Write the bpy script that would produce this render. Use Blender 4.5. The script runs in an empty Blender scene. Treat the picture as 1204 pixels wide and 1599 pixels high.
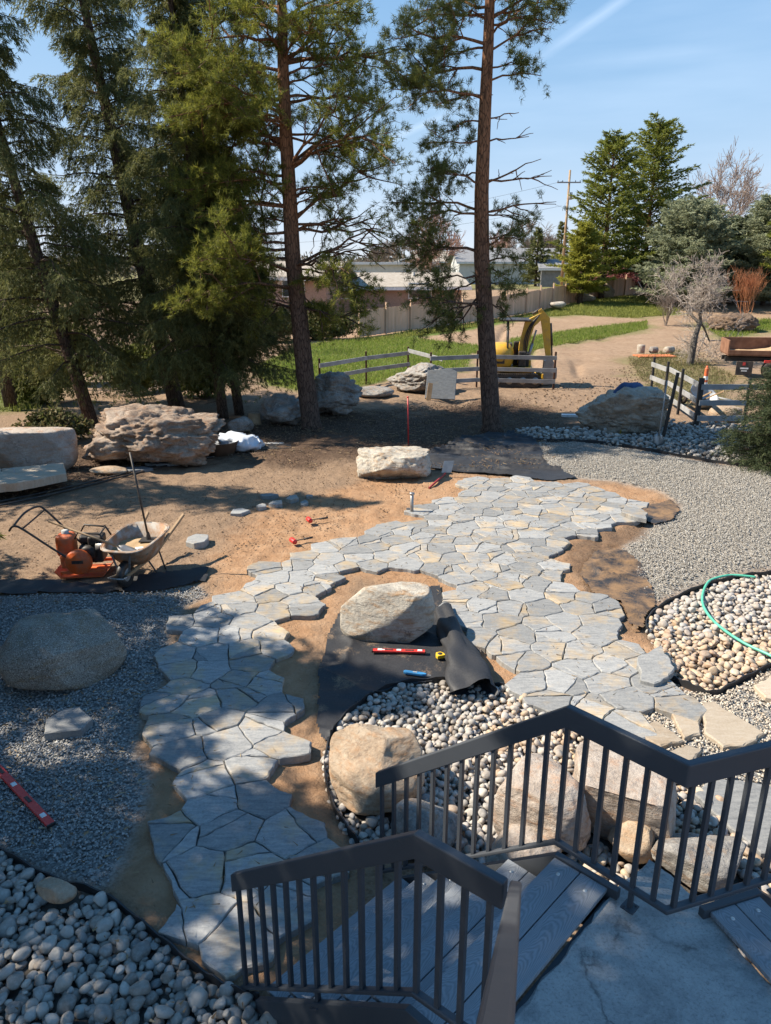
import bpy, bmesh, math, random
import numpy as np
from mathutils import Vector, Matrix
R = math.radians
SC = bpy.context.scene
COL = SC.collection

# ------------------------------------------------------------------ camera
F = 1156.0; CX = 602.0; CY = 799.5; HC = 4.4; TH = math.atan((799.5-412)/1156.0)
cam_d = bpy.data.cameras.new('camera'); cam = bpy.data.objects.new('camera', cam_d); COL.objects.link(cam)
cam.location = (0, 0, HC); cam.rotation_euler = (math.pi/2-TH, 0, 0)
cam_d.sensor_fit = 'VERTICAL'; cam_d.sensor_height = 36; cam_d.lens = F/1599*36
cam_d.clip_start = 0.05; cam_d.clip_end = 6000
SC.camera = cam
SC.render.resolution_x = 771; SC.render.resolution_y = 1024

# ------------------------------------------------------------------ sun and sky
SUN = Vector((-1.0, 0.13, 1.0)).normalized()
sl = bpy.data.lights.new('sun', 'SUN'); sl.energy = 4.7; sl.angle = R(0.53); sl.color = (1.0, 0.91, 0.77)
so = bpy.data.objects.new('sun', sl); COL.objects.link(so); so.rotation_euler = (-SUN).to_track_quat('-Z', 'Y').to_euler()
so.location = (-30, 5, 40)
W = bpy.data.worlds.new('World'); SC.world = W; W.use_nodes = True
SC.view_settings.view_transform = 'Standard'; SC.view_settings.look = 'None'; SC.view_settings.gamma = 1
SC.view_settings.exposure = 1.08
SC.cycles.use_denoising = True
SC.cycles.max_bounces = 6; SC.cycles.diffuse_bounces = 3; SC.cycles.glossy_bounces = 2; SC.cycles.transmission_bounces = 3
SC.cycles.transparent_max_bounces = 6; SC.cycles.caustics_reflective = False; SC.cycles.caustics_refractive = False

def ray(u, v):
    c = (u-CX)/F; d = (CY-v)/F
    return (c, math.cos(TH)+d*math.sin(TH), -math.sin(TH)+d*math.cos(TH))
def P(u, v, z=0.0):
    r = ray(u, v); t = (z-HC)/r[2]; return Vector((r[0]*t, r[1]*t, z))
def PY(u, v, Y):
    r = ray(u, v); t = Y/r[1]; return Vector((r[0]*t, Y, HC+r[2]*t))
def sstep(a, b, x):
    t = np.clip((x-a)/(b-a), 0, 1); return t*t*(3-2*t)
def T(x, y):
    return 1.5*sstep(44, 82, y)*(0.35+0.65*sstep(-8, 12, x)) - 0.35*sstep(-7, -10, x)*sstep(21.5, 26, y)
def PT(u, v):
    z = 0.0
    for _ in range(25):
        p = P(u, v, z); z = 0.5*z+0.5*float(T(p.x, p.y))
    return P(u, v, z)

def world_nodes():
    nt = W.node_tree; N = nt.nodes; L = nt.links; N.clear()
    out = N.new('ShaderNodeOutputWorld'); bg = N.new('ShaderNodeBackground'); sk = N.new('ShaderNodeTexSky')
    sk.sky_type = 'NISHITA'; sk.sun_disc = False; sk.sun_elevation = R(44.6); sk.sun_rotation = math.atan2(SUN.x, SUN.y)
    sk.altitude = 1500; sk.air_density = 0.8; sk.dust_density = 0.0; sk.ozone_density = 2.0
    bg.inputs['Strength'].default_value = 0.125
    def sky_soft(c):      # the camera's soft shoulder on the bright horizon, applied to the sky evenly
        a = N.new('ShaderNodeVectorMath'); a.operation = 'MULTIPLY_ADD'; L.new(c, a.inputs[0]); a.inputs[1].default_value = (.60,)*3; a.inputs[2].default_value = (1,)*3
        b = N.new('ShaderNodeVectorMath'); b.operation = 'DIVIDE'; L.new(c, b.inputs[0]); L.new(a.outputs[0], b.inputs[1])
        h = N.new('ShaderNodeHueSaturation'); h.inputs['Saturation'].default_value = 1.42; h.inputs['Value'].default_value = 2.6; w = N.new('ShaderNodeVectorMath'); w.operation = 'MULTIPLY'; L.new(b.outputs[0], w.inputs[0]); w.inputs[1].default_value = (.94, .98, 1.07); L.new(w.outputs[0], h.inputs['Color']); return h.outputs[0]
    tc = N.new('ShaderNodeTexCoord')
    def math_(op, a, b=None, clamp=False):
        m = N.new('ShaderNodeMath'); m.operation = op; m.use_clamp = clamp
        for i, s in enumerate((a, b)):
            if s is None: continue
            if isinstance(s, (int, float)): m.inputs[i].default_value = s
            else: L.new(s, m.inputs[i])
        return m.outputs[0]
    def vdot(vec):
        m = N.new('ShaderNodeVectorMath'); m.operation = 'DOT_PRODUCT'; L.new(tc.outputs['Generated'], m.inputs[0]); m.inputs[1].default_value = vec
        return m.outputs['Value']
    nz = N.new('ShaderNodeTexNoise'); nz.inputs['Scale'].default_value = 9; nz.inputs['Detail'].default_value = 6
    L.new(tc.outputs['Generated'], nz.inputs['Vector'])
    tot = None
    # thin contrails: bands round great circles through two sky directions, fading at their ends
    for (a, b, w, s) in (((1000, -20), (850, 85), 0.008, 0.30), ((1204, 70), (850, 105), 0.012, 0.10), ((668, 192), (600, 222), 0.006, 0.28), ((560, 200), (430, 250), 0.01, 0.10)):
        da = Vector(ray(*a)).normalized(); db = Vector(ray(*b)).normalized(); n = da.cross(db).normalized()
        mid = (da+db).normalized(); half = da.dot(mid)
        d = math_('ABSOLUTE', vdot(n)); d = math_('SUBTRACT', 1.0, math_('DIVIDE', d, w), True)
        e = math_('MULTIPLY', math_('SUBTRACT', vdot(mid), half-0.0015), 1/(1-half+0.002), True)
        m = math_('MULTIPLY', math_('MULTIPLY', d, e), math_('MULTIPLY', nz.outputs['Fac'], s*1.2))
        tot = m if tot is None else math_('ADD', tot, m)
    mp = N.new('ShaderNodeMapping'); mp.inputs['Scale'].default_value = (2, 2, 14); mp.inputs['Rotation'].default_value = (0, R(12), 0)
    L.new(tc.outputs['Generated'], mp.inputs['Vector'])
    n2 = N.new('ShaderNodeTexNoise'); n2.inputs['Scale'].default_value = 1.4; n2.inputs['Detail'].default_value = 5; L.new(mp.outputs[0], n2.inputs['Vector'])
    c2 = math_('MULTIPLY', math_('SUBTRACT', n2.outputs['Fac'], 0.5, True), 0.35)
    tot = math_('ADD', tot, c2, True)
    mx = N.new('ShaderNodeMix'); mx.data_type = 'RGBA'; L.new(tot, mx.inputs['Factor']); L.new(sky_soft(sk.outputs[0]), mx.inputs['A']); mx.inputs['B'].default_value = (5.2, 5.8, 6.6, 1)
    L.new(mx.outputs['Result'], bg.inputs['Color']); L.new(bg.outputs[0], out.inputs['Surface'])
world_nodes()

# ------------------------------------------------------------------ object helpers
def tag(o, label=None, cat=None, group=None, kind=None):
    if label: o['label'] = label
    if cat: o['category'] = cat
    if group: o['group'] = group
    if kind: o['kind'] = kind
    return o
def empty(name, loc=(0, 0, 0), rz=0, label=None, cat=None, group=None, kind=None, scale=1):
    o = bpy.data.objects.new(name, None); COL.objects.link(o); o.location = loc; o.rotation_euler = (0, 0, rz)
    o.empty_display_size = 0.2; o.scale = (scale,)*3
    return tag(o, label, cat, group, kind)
def link(name, me, mat=None, parent=None):
    o = bpy.data.objects.new(name, me); COL.objects.link(o)
    if mat is not None and len(me.materials) == 0: me.materials.append(mat)
    if parent is not None: o.parent = parent
    return o
def npmesh(name, V, Fc, smooth=False):
    V = np.asarray(V, dtype=np.float32); Fc = np.asarray(Fc, dtype=np.int32)
    me = bpy.data.meshes.new(name); n = len(V); m, k = Fc.shape
    me.vertices.add(n); me.vertices.foreach_set('co', V.ravel())
    me.loops.add(m*k); me.loops.foreach_set('vertex_index', Fc.ravel())
    me.polygons.add(m); me.polygons.foreach_set('loop_start', np.arange(0, m*k, k, dtype=np.int32))
    me.polygons.foreach_set('loop_total', np.full(m, k, dtype=np.int32))
    if smooth: me.polygons.foreach_set('use_smooth', np.ones(m, dtype=bool))
    me.update(calc_edges=True)
    return me
def copy_tree(o, parent=None):
    c = o.copy(); COL.objects.link(c); c.parent = parent
    for ch in [x for x in bpy.data.objects if x.parent == o]: copy_tree(ch, c)
    return c

class MB:
    """collects shapes for one mesh object"""
    def __init__(s): s.v = []; s.f = []; s.sm = []
    def add(s, vs, fs, smooth=False):
        o = len(s.v); s.v += [tuple(x) for x in vs]; s.f += [tuple(i+o for i in f) for f in fs]; s.sm += [smooth]*len(fs); return s
    def box(s, c, size, M=None):
        hx, hy, hz = size[0]/2, size[1]/2, size[2]/2
        vs = [Vector((x*hx, y*hy, z*hz)) for z in (-1, 1) for y in (-1, 1) for x in (-1, 1)]
        if M is not None: vs = [M @ q for q in vs]
        c = Vector(c); vs = [q+c for q in vs]
        return s.add(vs, [(0, 2, 3, 1), (4, 5, 7, 6), (0, 1, 5, 4), (2, 6, 7, 3), (0, 4, 6, 2), (1, 3, 7, 5)])
    def beam(s, a, b, w, h, up=(0, 0, 1)):
        a = Vector(a); b = Vector(b); d = (b-a).normalized(); up = Vector(up)
        sd = d.cross(up)
        if sd.length < 1e-4: sd = d.cross(Vector((1, 0, 0)))
        sd.normalize(); u = sd.cross(d).normalized()
        vs = [p+sd*(i*w/2)+u*(j*h/2) for p in (a, b) for (i, j) in ((-1, -1), (1, -1), (1, 1), (-1, 1))]
        return s.add(vs, [(0, 1, 2, 3), (7, 6, 5, 4), (0, 4, 5, 1), (1, 5, 6, 2), (2, 6, 7, 3), (3, 7, 4, 0)])
    def tube(s, pts, r, n=8, caps=True):
        pts = [Vector(p) for p in pts]; rs = r if hasattr(r, '__len__') else [r]*len(pts)
        vs = []; ref = None
        for i, p in enumerate(pts):
            d = (pts[min(i+1, len(pts)-1)]-pts[max(i-1, 0)])
            d = d.normalized() if d.length > 1e-9 else Vector((0, 0, 1))
            if ref is None: ref = Vector((0, 0, 1)) if abs(d.z) < .9 else Vector((1, 0, 0))
            a = d.cross(ref)
            if a.length < 1e-5: a = d.cross(Vector((0, 1, 0)))
            a.normalize(); b = d.cross(a); ref = a.cross(d)
            for k in range(n):
                t = 2*math.pi*k/n; vs.append(p+(a*math.cos(t)+b*math.sin(t))*rs[i])
        fs = [(i*n+k, i*n+(k+1) % n, (i+1)*n+(k+1) % n, (i+1)*n+k) for i in range(len(pts)-1) for k in range(n)]
        s.add(vs, fs, True)
        if caps:
            o = len(s.v)-len(vs); s.f += [tuple(o+k for k in range(n))[::-1], tuple(o+(len(pts)-1)*n+k for k in range(n))]; s.sm += [False, False]
        return s
    def lathe(s, prof, c=(0, 0, 0), M=None, n=24):
        c = Vector(c); vs = []
        for (r, z) in prof:
            for k in range(n):
                t = 2*math.pi*k/n; q = Vector((r*math.cos(t), r*math.sin(t), z)); vs.append((M @ q if M is not None else q)+c)
        fs = [(i*n+k, i*n+(k+1) % n, (i+1)*n+(k+1) % n, (i+1)*n+k) for i in range(len(prof)-1) for k in range(n)]
        return s.add(vs, fs, True)
    def prism(s, poly, z0, z1, M=None, c=(0, 0, 0)):
        n = len(poly); c = Vector(c)
        vs = [Vector((x, y, z)) for z in (z0, z1) for (x, y) in poly]
        vs = [(M @ q if M is not None else q)+c for q in vs]
        fs = [tuple(range(n))[::-1], tuple(range(n, 2*n))]+[(i, (i+1) % n, n+(i+1) % n, n+i) for i in range(n)]
        return s.add(vs, fs)
    def build(s, name, mat, parent=None, bevel=0, seg=2, smooth=None):
        me = bpy.data.meshes.new(name); me.from_pydata(s.v, [], s.f)
        me.polygons.foreach_set('use_smooth', s.sm if smooth is None else [smooth]*len(s.f)); me.update()
        o = link(name, me, mat, parent)
        if bevel:
            b = o.modifiers.new('bevel', 'BEVEL'); b.width = bevel; b.segments = seg; b.limit_method = 'ANGLE'; b.angle_limit = R(40)
        return o

# ------------------------------------------------------------------ noise
def _hash(ix, iy, iz, seed):
    h = (ix*374761393+iy*668265263+iz*1440662683+seed*974634799) & 0xffffffff
    h = ((h ^ (h >> 13))*1274126177) & 0xffffffff
    return ((h ^ (h >> 16)) & 0xffff)/65535.0
def vnoise(p, seed=0):
    p = np.asarray(p, dtype=np.float64); i = np.floor(p).astype(np.int64); f = p-i; f = f*f*(3-2*f); out = 0
    for dx in (0, 1):
        for dy in (0, 1):
            for dz in (0, 1):
                w = (f[:, 0] if dx else 1-f[:, 0])*(f[:, 1] if dy else 1-f[:, 1])*(f[:, 2] if dz else 1-f[:, 2])
                out = out+w*_hash(i[:, 0]+dx, i[:, 1]+dy, i[:, 2]+dz, seed)
    return out*2-1
def fbm(p, seed=0, oct=4, gain=.5):
    p = np.asarray(p, dtype=np.float64); a = 1; o = 0; s = 0
    for k in range(oct):
        o = o+a*vnoise(p, seed+k*17); s += a; a *= gain; p = p*2.03+3.1
    return o/s
def fbm2(x, y, sc, seed=0, oct=4, gain=.5):
    x = np.asarray(x, dtype=np.float64).ravel(); y = np.asarray(y, dtype=np.float64).ravel()
    return fbm(np.stack([x*sc, y*sc, np.zeros_like(x)+seed*.37], 1), seed, oct, gain)
def inpoly(x, y, poly):
    x = np.asarray(x); y = np.asarray(y); c = np.zeros(x.shape, bool); n = len(poly); j = n-1
    for i in range(n):
        xi, yi = poly[i][0], poly[i][1]; xj, yj = poly[j][0], poly[j][1]
        if yi != yj: c ^= ((yi > y) != (yj > y)) & (x < (xj-xi)*(y-yi)/(yj-yi)+xi)
        j = i
    return c
def polysd(x, y, poly):
    """signed distance, positive inside"""
    x = np.asarray(x, float); y = np.asarray(y, float); d = np.full(x.shape, 1e9); n = len(poly)
    for i in range(n):
        ax, ay = poly[i][0], poly[i][1]; bx, by = poly[(i+1) % n][0], poly[(i+1) % n][1]
        ex, ey = bx-ax, by-ay; t = np.clip(((x-ax)*ex+(y-ay)*ey)/(ex*ex+ey*ey+1e-12), 0, 1)
        d = np.minimum(d, np.hypot(x-ax-t*ex, y-ay-t*ey))
    return np.where(inpoly(x, y, poly), d, -d)
def PP(px, z=0.0): return [tuple(P(u, v, z))[:2] for (u, v) in px]
def PPT(px): return [tuple(PT(u, v))[:2] for (u, v) in px]
def area(poly): return abs(sum(poly[i][0]*poly[(i+1) % len(poly)][1]-poly[(i+1) % len(poly)][0]*poly[i][1] for i in range(len(poly))))/2
def sample_poly(poly, n, rng):
    xs = [q[0] for q in poly]; ys = [q[1] for q in poly]; out = []
    need = n
    while need > 0:
        k = int(need*2.5)+50; x = rng.uniform(min(xs), max(xs), k); y = rng.uniform(min(ys), max(ys), k); m = inpoly(x, y, poly)
        q = np.stack([x[m], y[m]], 1)[:need]; out.append(q); need -= len(q)
    return np.concatenate(out)

# ------------------------------------------------------------------ materials
class NT:
    def __init__(s, name):
        s.m = bpy.data.materials.new(name); s.m.use_nodes = True; s.t = s.m.node_tree; s.N = s.t.nodes; s.L = s.t.links
        s.b = s.N['Principled BSDF']; s.out = s.N['Material Output']
    def n(s, ty, **kw):
        q = s.N.new('ShaderNode'+ty)
        for k, v in kw.items(): setattr(q, k, v)
        return q
    def put(s, sock, v):
        if isinstance(v, (int, float)): sock.default_value = v
        elif isinstance(v, tuple): sock.default_value = v if len(v) == len(sock.default_value) else v+(1,)
        else: s.L.new(v, sock)
    def math(s, op, a, b=0.0, clamp=False):
        q = s.n('Math', operation=op, use_clamp=clamp); s.put(q.inputs[0], a); s.put(q.inputs[1], b); return q.outputs[0]
    def mix(s, f, a, b, mode='MIX'):
        q = s.n('Mix', data_type='RGBA', blend_type=mode, clamp_factor=True); s.put(q.inputs['Factor'], f); s.put(q.inputs['A'], a); s.put(q.inputs['B'], b); return q.outputs['Result']
    def ramp(s, f, stops):
        q = s.n('ValToRGB'); e = q.color_ramp.elements
        while len(e) < len(stops): e.new(.5)
        for x, (p, c) in zip(e, stops): x.position = p; x.color = c if len(c) == 4 else tuple(c)+(1,)
        s.put(q.inputs[0], f); return q.outputs[0]
    def rnd(s):
        a = s.n('ObjectInfo').outputs['Random']; b = s.n('NewGeometry').outputs['Random Per Island']
        return s.math('FRACT', s.math('ADD', a, b))
    def coord(s, kind='Object', scale=(1, 1, 1), rot=(0, 0, 0), shift=None):
        v = s.n('TexCoord').outputs[kind] if kind != 'World' else s.n('NewGeometry').outputs['Position']
        if shift is not None:
            q = s.n('VectorMath', operation='ADD'); s.L.new(v, q.inputs[0]); sc = s.n('VectorMath', operation='SCALE'); sc.inputs[0].default_value = (37, 19, 53); s.put(sc.inputs['Scale'], shift)
            s.L.new(sc.outputs[0], q.inputs[1]); v = q.outputs[0]
        m = s.n('Mapping'); m.inputs['Scale'].default_value = scale; m.inputs['Rotation'].default_value = rot; s.L.new(v, m.inputs['Vector']); return m.outputs[0]
    def noise(s, vec, scale, detail=4, rough=.55, dist=0):
        q = s.n('TexNoise'); q.inputs['Scale'].default_value = scale; q.inputs['Detail'].default_value = detail; q.inputs['Roughness'].default_value = rough; q.inputs['Distortion'].default_value = dist
        s.L.new(vec, q.inputs['Vector']); return q.outputs['Fac']
    def voro(s, vec, scale, feat='F1', out='Distance', rnd=1):
        q = s.n('TexVoronoi', feature=feat); q.inputs['Scale'].default_value = scale; q.inputs['Randomness'].default_value = rnd; s.L.new(vec, q.inputs['Vector']); return q.outputs[out]
    def bump(s, h, strength=.4, dist=.02, prev=None):
        q = s.n('Bump'); q.inputs['Strength'].default_value = strength; q.inputs['Distance'].default_value = dist; s.L.new(h, q.inputs['Height'])
        if prev is not None: s.L.new(prev, q.inputs['Normal'])
        return q.outputs[0]
    def fin(s, col, rough=.8, normal=None, metal=0.0, spec=.4):
        s.put(s.b.inputs['Base Color'], col); s.put(s.b.inputs['Roughness'], rough); s.put(s.b.inputs['Metallic'], metal); s.b.inputs['Specular IOR Level'].default_value = spec
        if normal is not None: s.L.new(normal, s.b.inputs['Normal'])
        return s.m
def pmat(name, stops, scale=4, detail=5, rough=.8, bump=.3, bscale=30, bdist=.01, metal=0, rnd=0.0, spec=.4, coord='Object'):
    t = NT(name); r = t.rnd() if rnd else None
    v = t.coord(coord, shift=r); f = t.noise(v, scale, detail)
    if len(stops) == 2: st = [(.3, stops[0]), (.7, stops[1])]
    else: st = [(.2+.6*i/(len(stops)-1), c) for i, c in enumerate(stops)]
    c = t.ramp(f, st)
    if rnd:
        h = t.n('HueSaturation'); t.put(h.inputs['Value'], t.math('ADD', t.math('MULTIPLY', r, 2*rnd), 1-rnd)); t.put(h.inputs['Color'], c); c = h.outputs[0]
    nm = t.bump(t.noise(v, bscale, 4), bump, bdist) if bump else None
    return t.fin(c, rough, nm, metal, spec)
def leafmat(name, stops, trans=.25, rough=.65):
    t = NT(name); r = t.rnd(); g = t.n('NewGeometry')
    c = t.ramp(r, [(i/(len(stops)-1), c) for i, c in enumerate(stops)])
    t.fin(c, rough, spec=.25)
    tr = t.n('BsdfTranslucent'); t.L.new(c, tr.inputs[0]); mx = t.n('MixShader'); mx.inputs[0].default_value = trans
    t.L.new(t.b.outputs[0], mx.inputs[1]); t.L.new(tr.outputs[0], mx.inputs[2]); t.L.new(mx.outputs[0], t.out.inputs[0])
    return t.m
MATS = {}
def solid(name, col, rough=.5, metal=0, spec=.5, bump=.08, dirt=0.0):
    if name not in MATS and dirt:      # painted metal with dust, scuffs and caked soil
        t = NT(name); v = t.coord('Object'); a = t.noise(v, 3.5, 7, .7); f = t.noise(v, 22, 6, .75); c = t.ramp(f, [(.3, tuple(q*.72 for q in col)), (.7, tuple(min(1, q*1.1) for q in col))])
        k = t.ramp(t.math('ADD', t.math('MULTIPLY', a, .6), t.math('MULTIPLY', f, .4)), [(.46, (0, 0, 0)), (.62, (dirt,)*3)]); c = t.mix(k, c, (.24, .165, .105)); s = t.ramp(t.noise(t.coord('Object', (1, 1, 9)), 30, 3, .8), [(.66, (0, 0, 0)), (.74, (.5,)*3)]); c = t.mix(s, c, (.10, .085, .075))
        MATS[name] = t.fin(c, t.math('ADD', t.math('MULTIPLY', k, .4), rough), t.bump(f, .2, .004), metal, spec)
    if name not in MATS:
        a = tuple(c*.82 for c in col); b = tuple(min(1, c*1.12) for c in col)
        MATS[name] = pmat(name, [a, b], 9, 6, rough, bump, 60, .004, metal, 0, spec)
    return MATS[name]
# ================================================================== ground
PAVE_PX = [(345,1505),(268,1450),(300,1400),(290,1345),(250,1330),(255,1290),(270,1265),(232,1235),(245,1190),(213,1165),(215,1140),(240,1110),(225,1095),(265,1065),(268,1045),(245,1035),(250,1010),(275,995),(270,970),(300,940),(360,915),(370,900),(380,893),(460,865),(495,855),(575,828),(640,810),(640,795),(700,775),(715,752),(760,745),(880,750),(985,768),(1012,800),(985,815),(990,830),(900,840),(905,858),(880,870),(888,905),(905,930),(960,945),(975,985),(1020,1000),(1050,1045),(1045,1065),(1080,1085),(1080,1105),(1010,1125),(975,1135),(900,1115),(860,1095),(850,1080),(800,1065),(795,1045),(770,1020),(740,1015),(735,985),(690,960),(680,925),(690,900),(640,890),(610,905),(580,905),(565,890),(540,900),(530,915),(490,925),(478,945),(480,970),(440,985),(460,1005),(440,1030),(480,1060),(460,1095),(470,1105),(425,1130),(455,1140),(440,1175),(430,1210),(480,1240),(470,1275),(480,1290),(470,1310),(515,1325),(530,1360),(520,1450),(430,1480)]
PAVE = PP(PAVE_PX, .05)
SANDZ = PP([(330,870),(400,800),(500,770),(640,735),(720,740),(1020,760),(1065,790),(1010,830),(1060,1010),(1100,1090),(900,1150),(760,1090),(680,930),(560,905),(480,1040),(520,1280),(560,1330),(540,1520),(380,1570),(300,1510),(180,1400),(210,1330),(230,1150),(250,1050),(330,930)])
GRAV_L = PP([(-140,940),(0,932),(120,928),(240,926),(310,915),(325,928),(290,945),(262,985),(262,1055),(240,1085),(222,1120),(212,1170),(230,1205),(225,1255),(205,1300),(190,1345),(165,1388),(90,1372),(0,1326),(-140,1285)])
GRAV_R = PP([(825,692),(900,690),(1000,703),(1100,722),(1204,735),(1330,748),(1330,880),(1204,888),(1120,900),(1060,925),(1010,950),(990,905),(955,870),(1010,830),(1065,790),(1030,766),(960,752),(890,745),(850,725)])
PEA = PP([(1000,1110),(1060,1075),(1120,1088),(1204,1048),(1330,1000),(1330,1330),(1204,1300),(1120,1260),(1060,1215),(1000,1170)])
BED_A = PP([(-160,1250),(0,1333),(80,1378),(160,1402),(235,1458),(300,1512),(350,1545),(400,1560),(430,1600),(470,1680),(-200,1700)])
BED_B = PP([(505,1190),(525,1135),(570,1095),(620,1072),(690,1066),(745,1068),(810,1078),(855,1092),(880,1112),(960,1140),(1040,1190),(1100,1235),(1160,1275),(1230,1330),(1330,1400),(1250,1500),(1050,1500),(900,1430),(760,1400),(690,1350),(600,1330),(545,1310),(515,1250)])
BED_C = PP([(1012,968),(1040,945),(1100,918),(1150,905),(1204,898),(1330,885),(1330,985),(1204,1040),(1115,1083),(1080,1072),(1050,1062),(1040,1030),(1010,990)])
BED_D = PP([(800,672),(900,672),(950,668),(1060,662),(1150,665),(1330,670),(1330,742),(1204,732),(1100,718),(1000,700),(900,687),(830,688)])
MULCH = PP([(-200,790),(0,790),(100,768),(240,735),(330,712),(480,735),(560,715),(700,740),(850,735),(900,690),(870,640),(780,620),(600,640),(520,640),(330,660),(100,700),(-200,730)])
FAB_C = PP([(510,1000),(530,960),(560,935),(690,915),(700,960),(740,1010),(760,1060),(740,1072),(680,1066),(610,1076),(560,1100),(525,1135),(508,1160),(492,1130),(496,1060)])
FAB_F = PP([(690,700),(720,684),(800,676),(840,690),(850,722),(900,748),(860,752),(760,742),(700,738),(640,725)])
FAB_R = PP([(925,872),(962,858),(995,878),(1014,905),(1022,945),(1008,985),(985,990),(966,945),(925,928),(905,900)])
FAB_R2 = PP([(1008,792),(1050,784),(1062,800),(1050,812),(1020,822),(995,812)])
SOIL_R = PP([(875,868),(905,838),(985,818),(1005,785),(1065,785),(1065,815),(1010,842),(985,860),(1016,905),(1024,950),(1005,995),(970,985),(905,930)])
FAB_L = PP([(-120,914),(0,906),(150,915),(240,900),(330,888),(322,910),(240,926),(120,929),(0,932),(-120,940)])
# grass and field outlines
G_LAWN = PPT([(395,575),(470,540),(560,528),(640,528),(745,540),(775,555),(735,552),(730,570),(720,580),(640,585),(560,605),(470,610),(420,600)])
G_STRIP = PPT([(770,560),(800,530),(900,515),(1010,502),(1010,515),(900,533),(830,548),(790,572)])
G_FENCE = PPT([(560,535),(640,518),(720,508),(820,493),(880,478),(935,465),(1060,462),(1060,490),(990,497),(900,492),(810,497),(720,514),(640,526)])
G_FENCE2 = PPT([(590,525),(640,518),(720,508),(815,495),(815,500),(720,516),(650,528)])
G_LEFT = PPT([(-150,520),(70,530),(90,600),(60,640),(-150,660)])
G_RIGHT = PPT([(1090,505),(1330,490),(1330,530),(1204,515),(1130,530)])
G_DRY = PPT([(980,560),(1060,545),(1150,590),(1130,640),(1020,620)])

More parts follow.
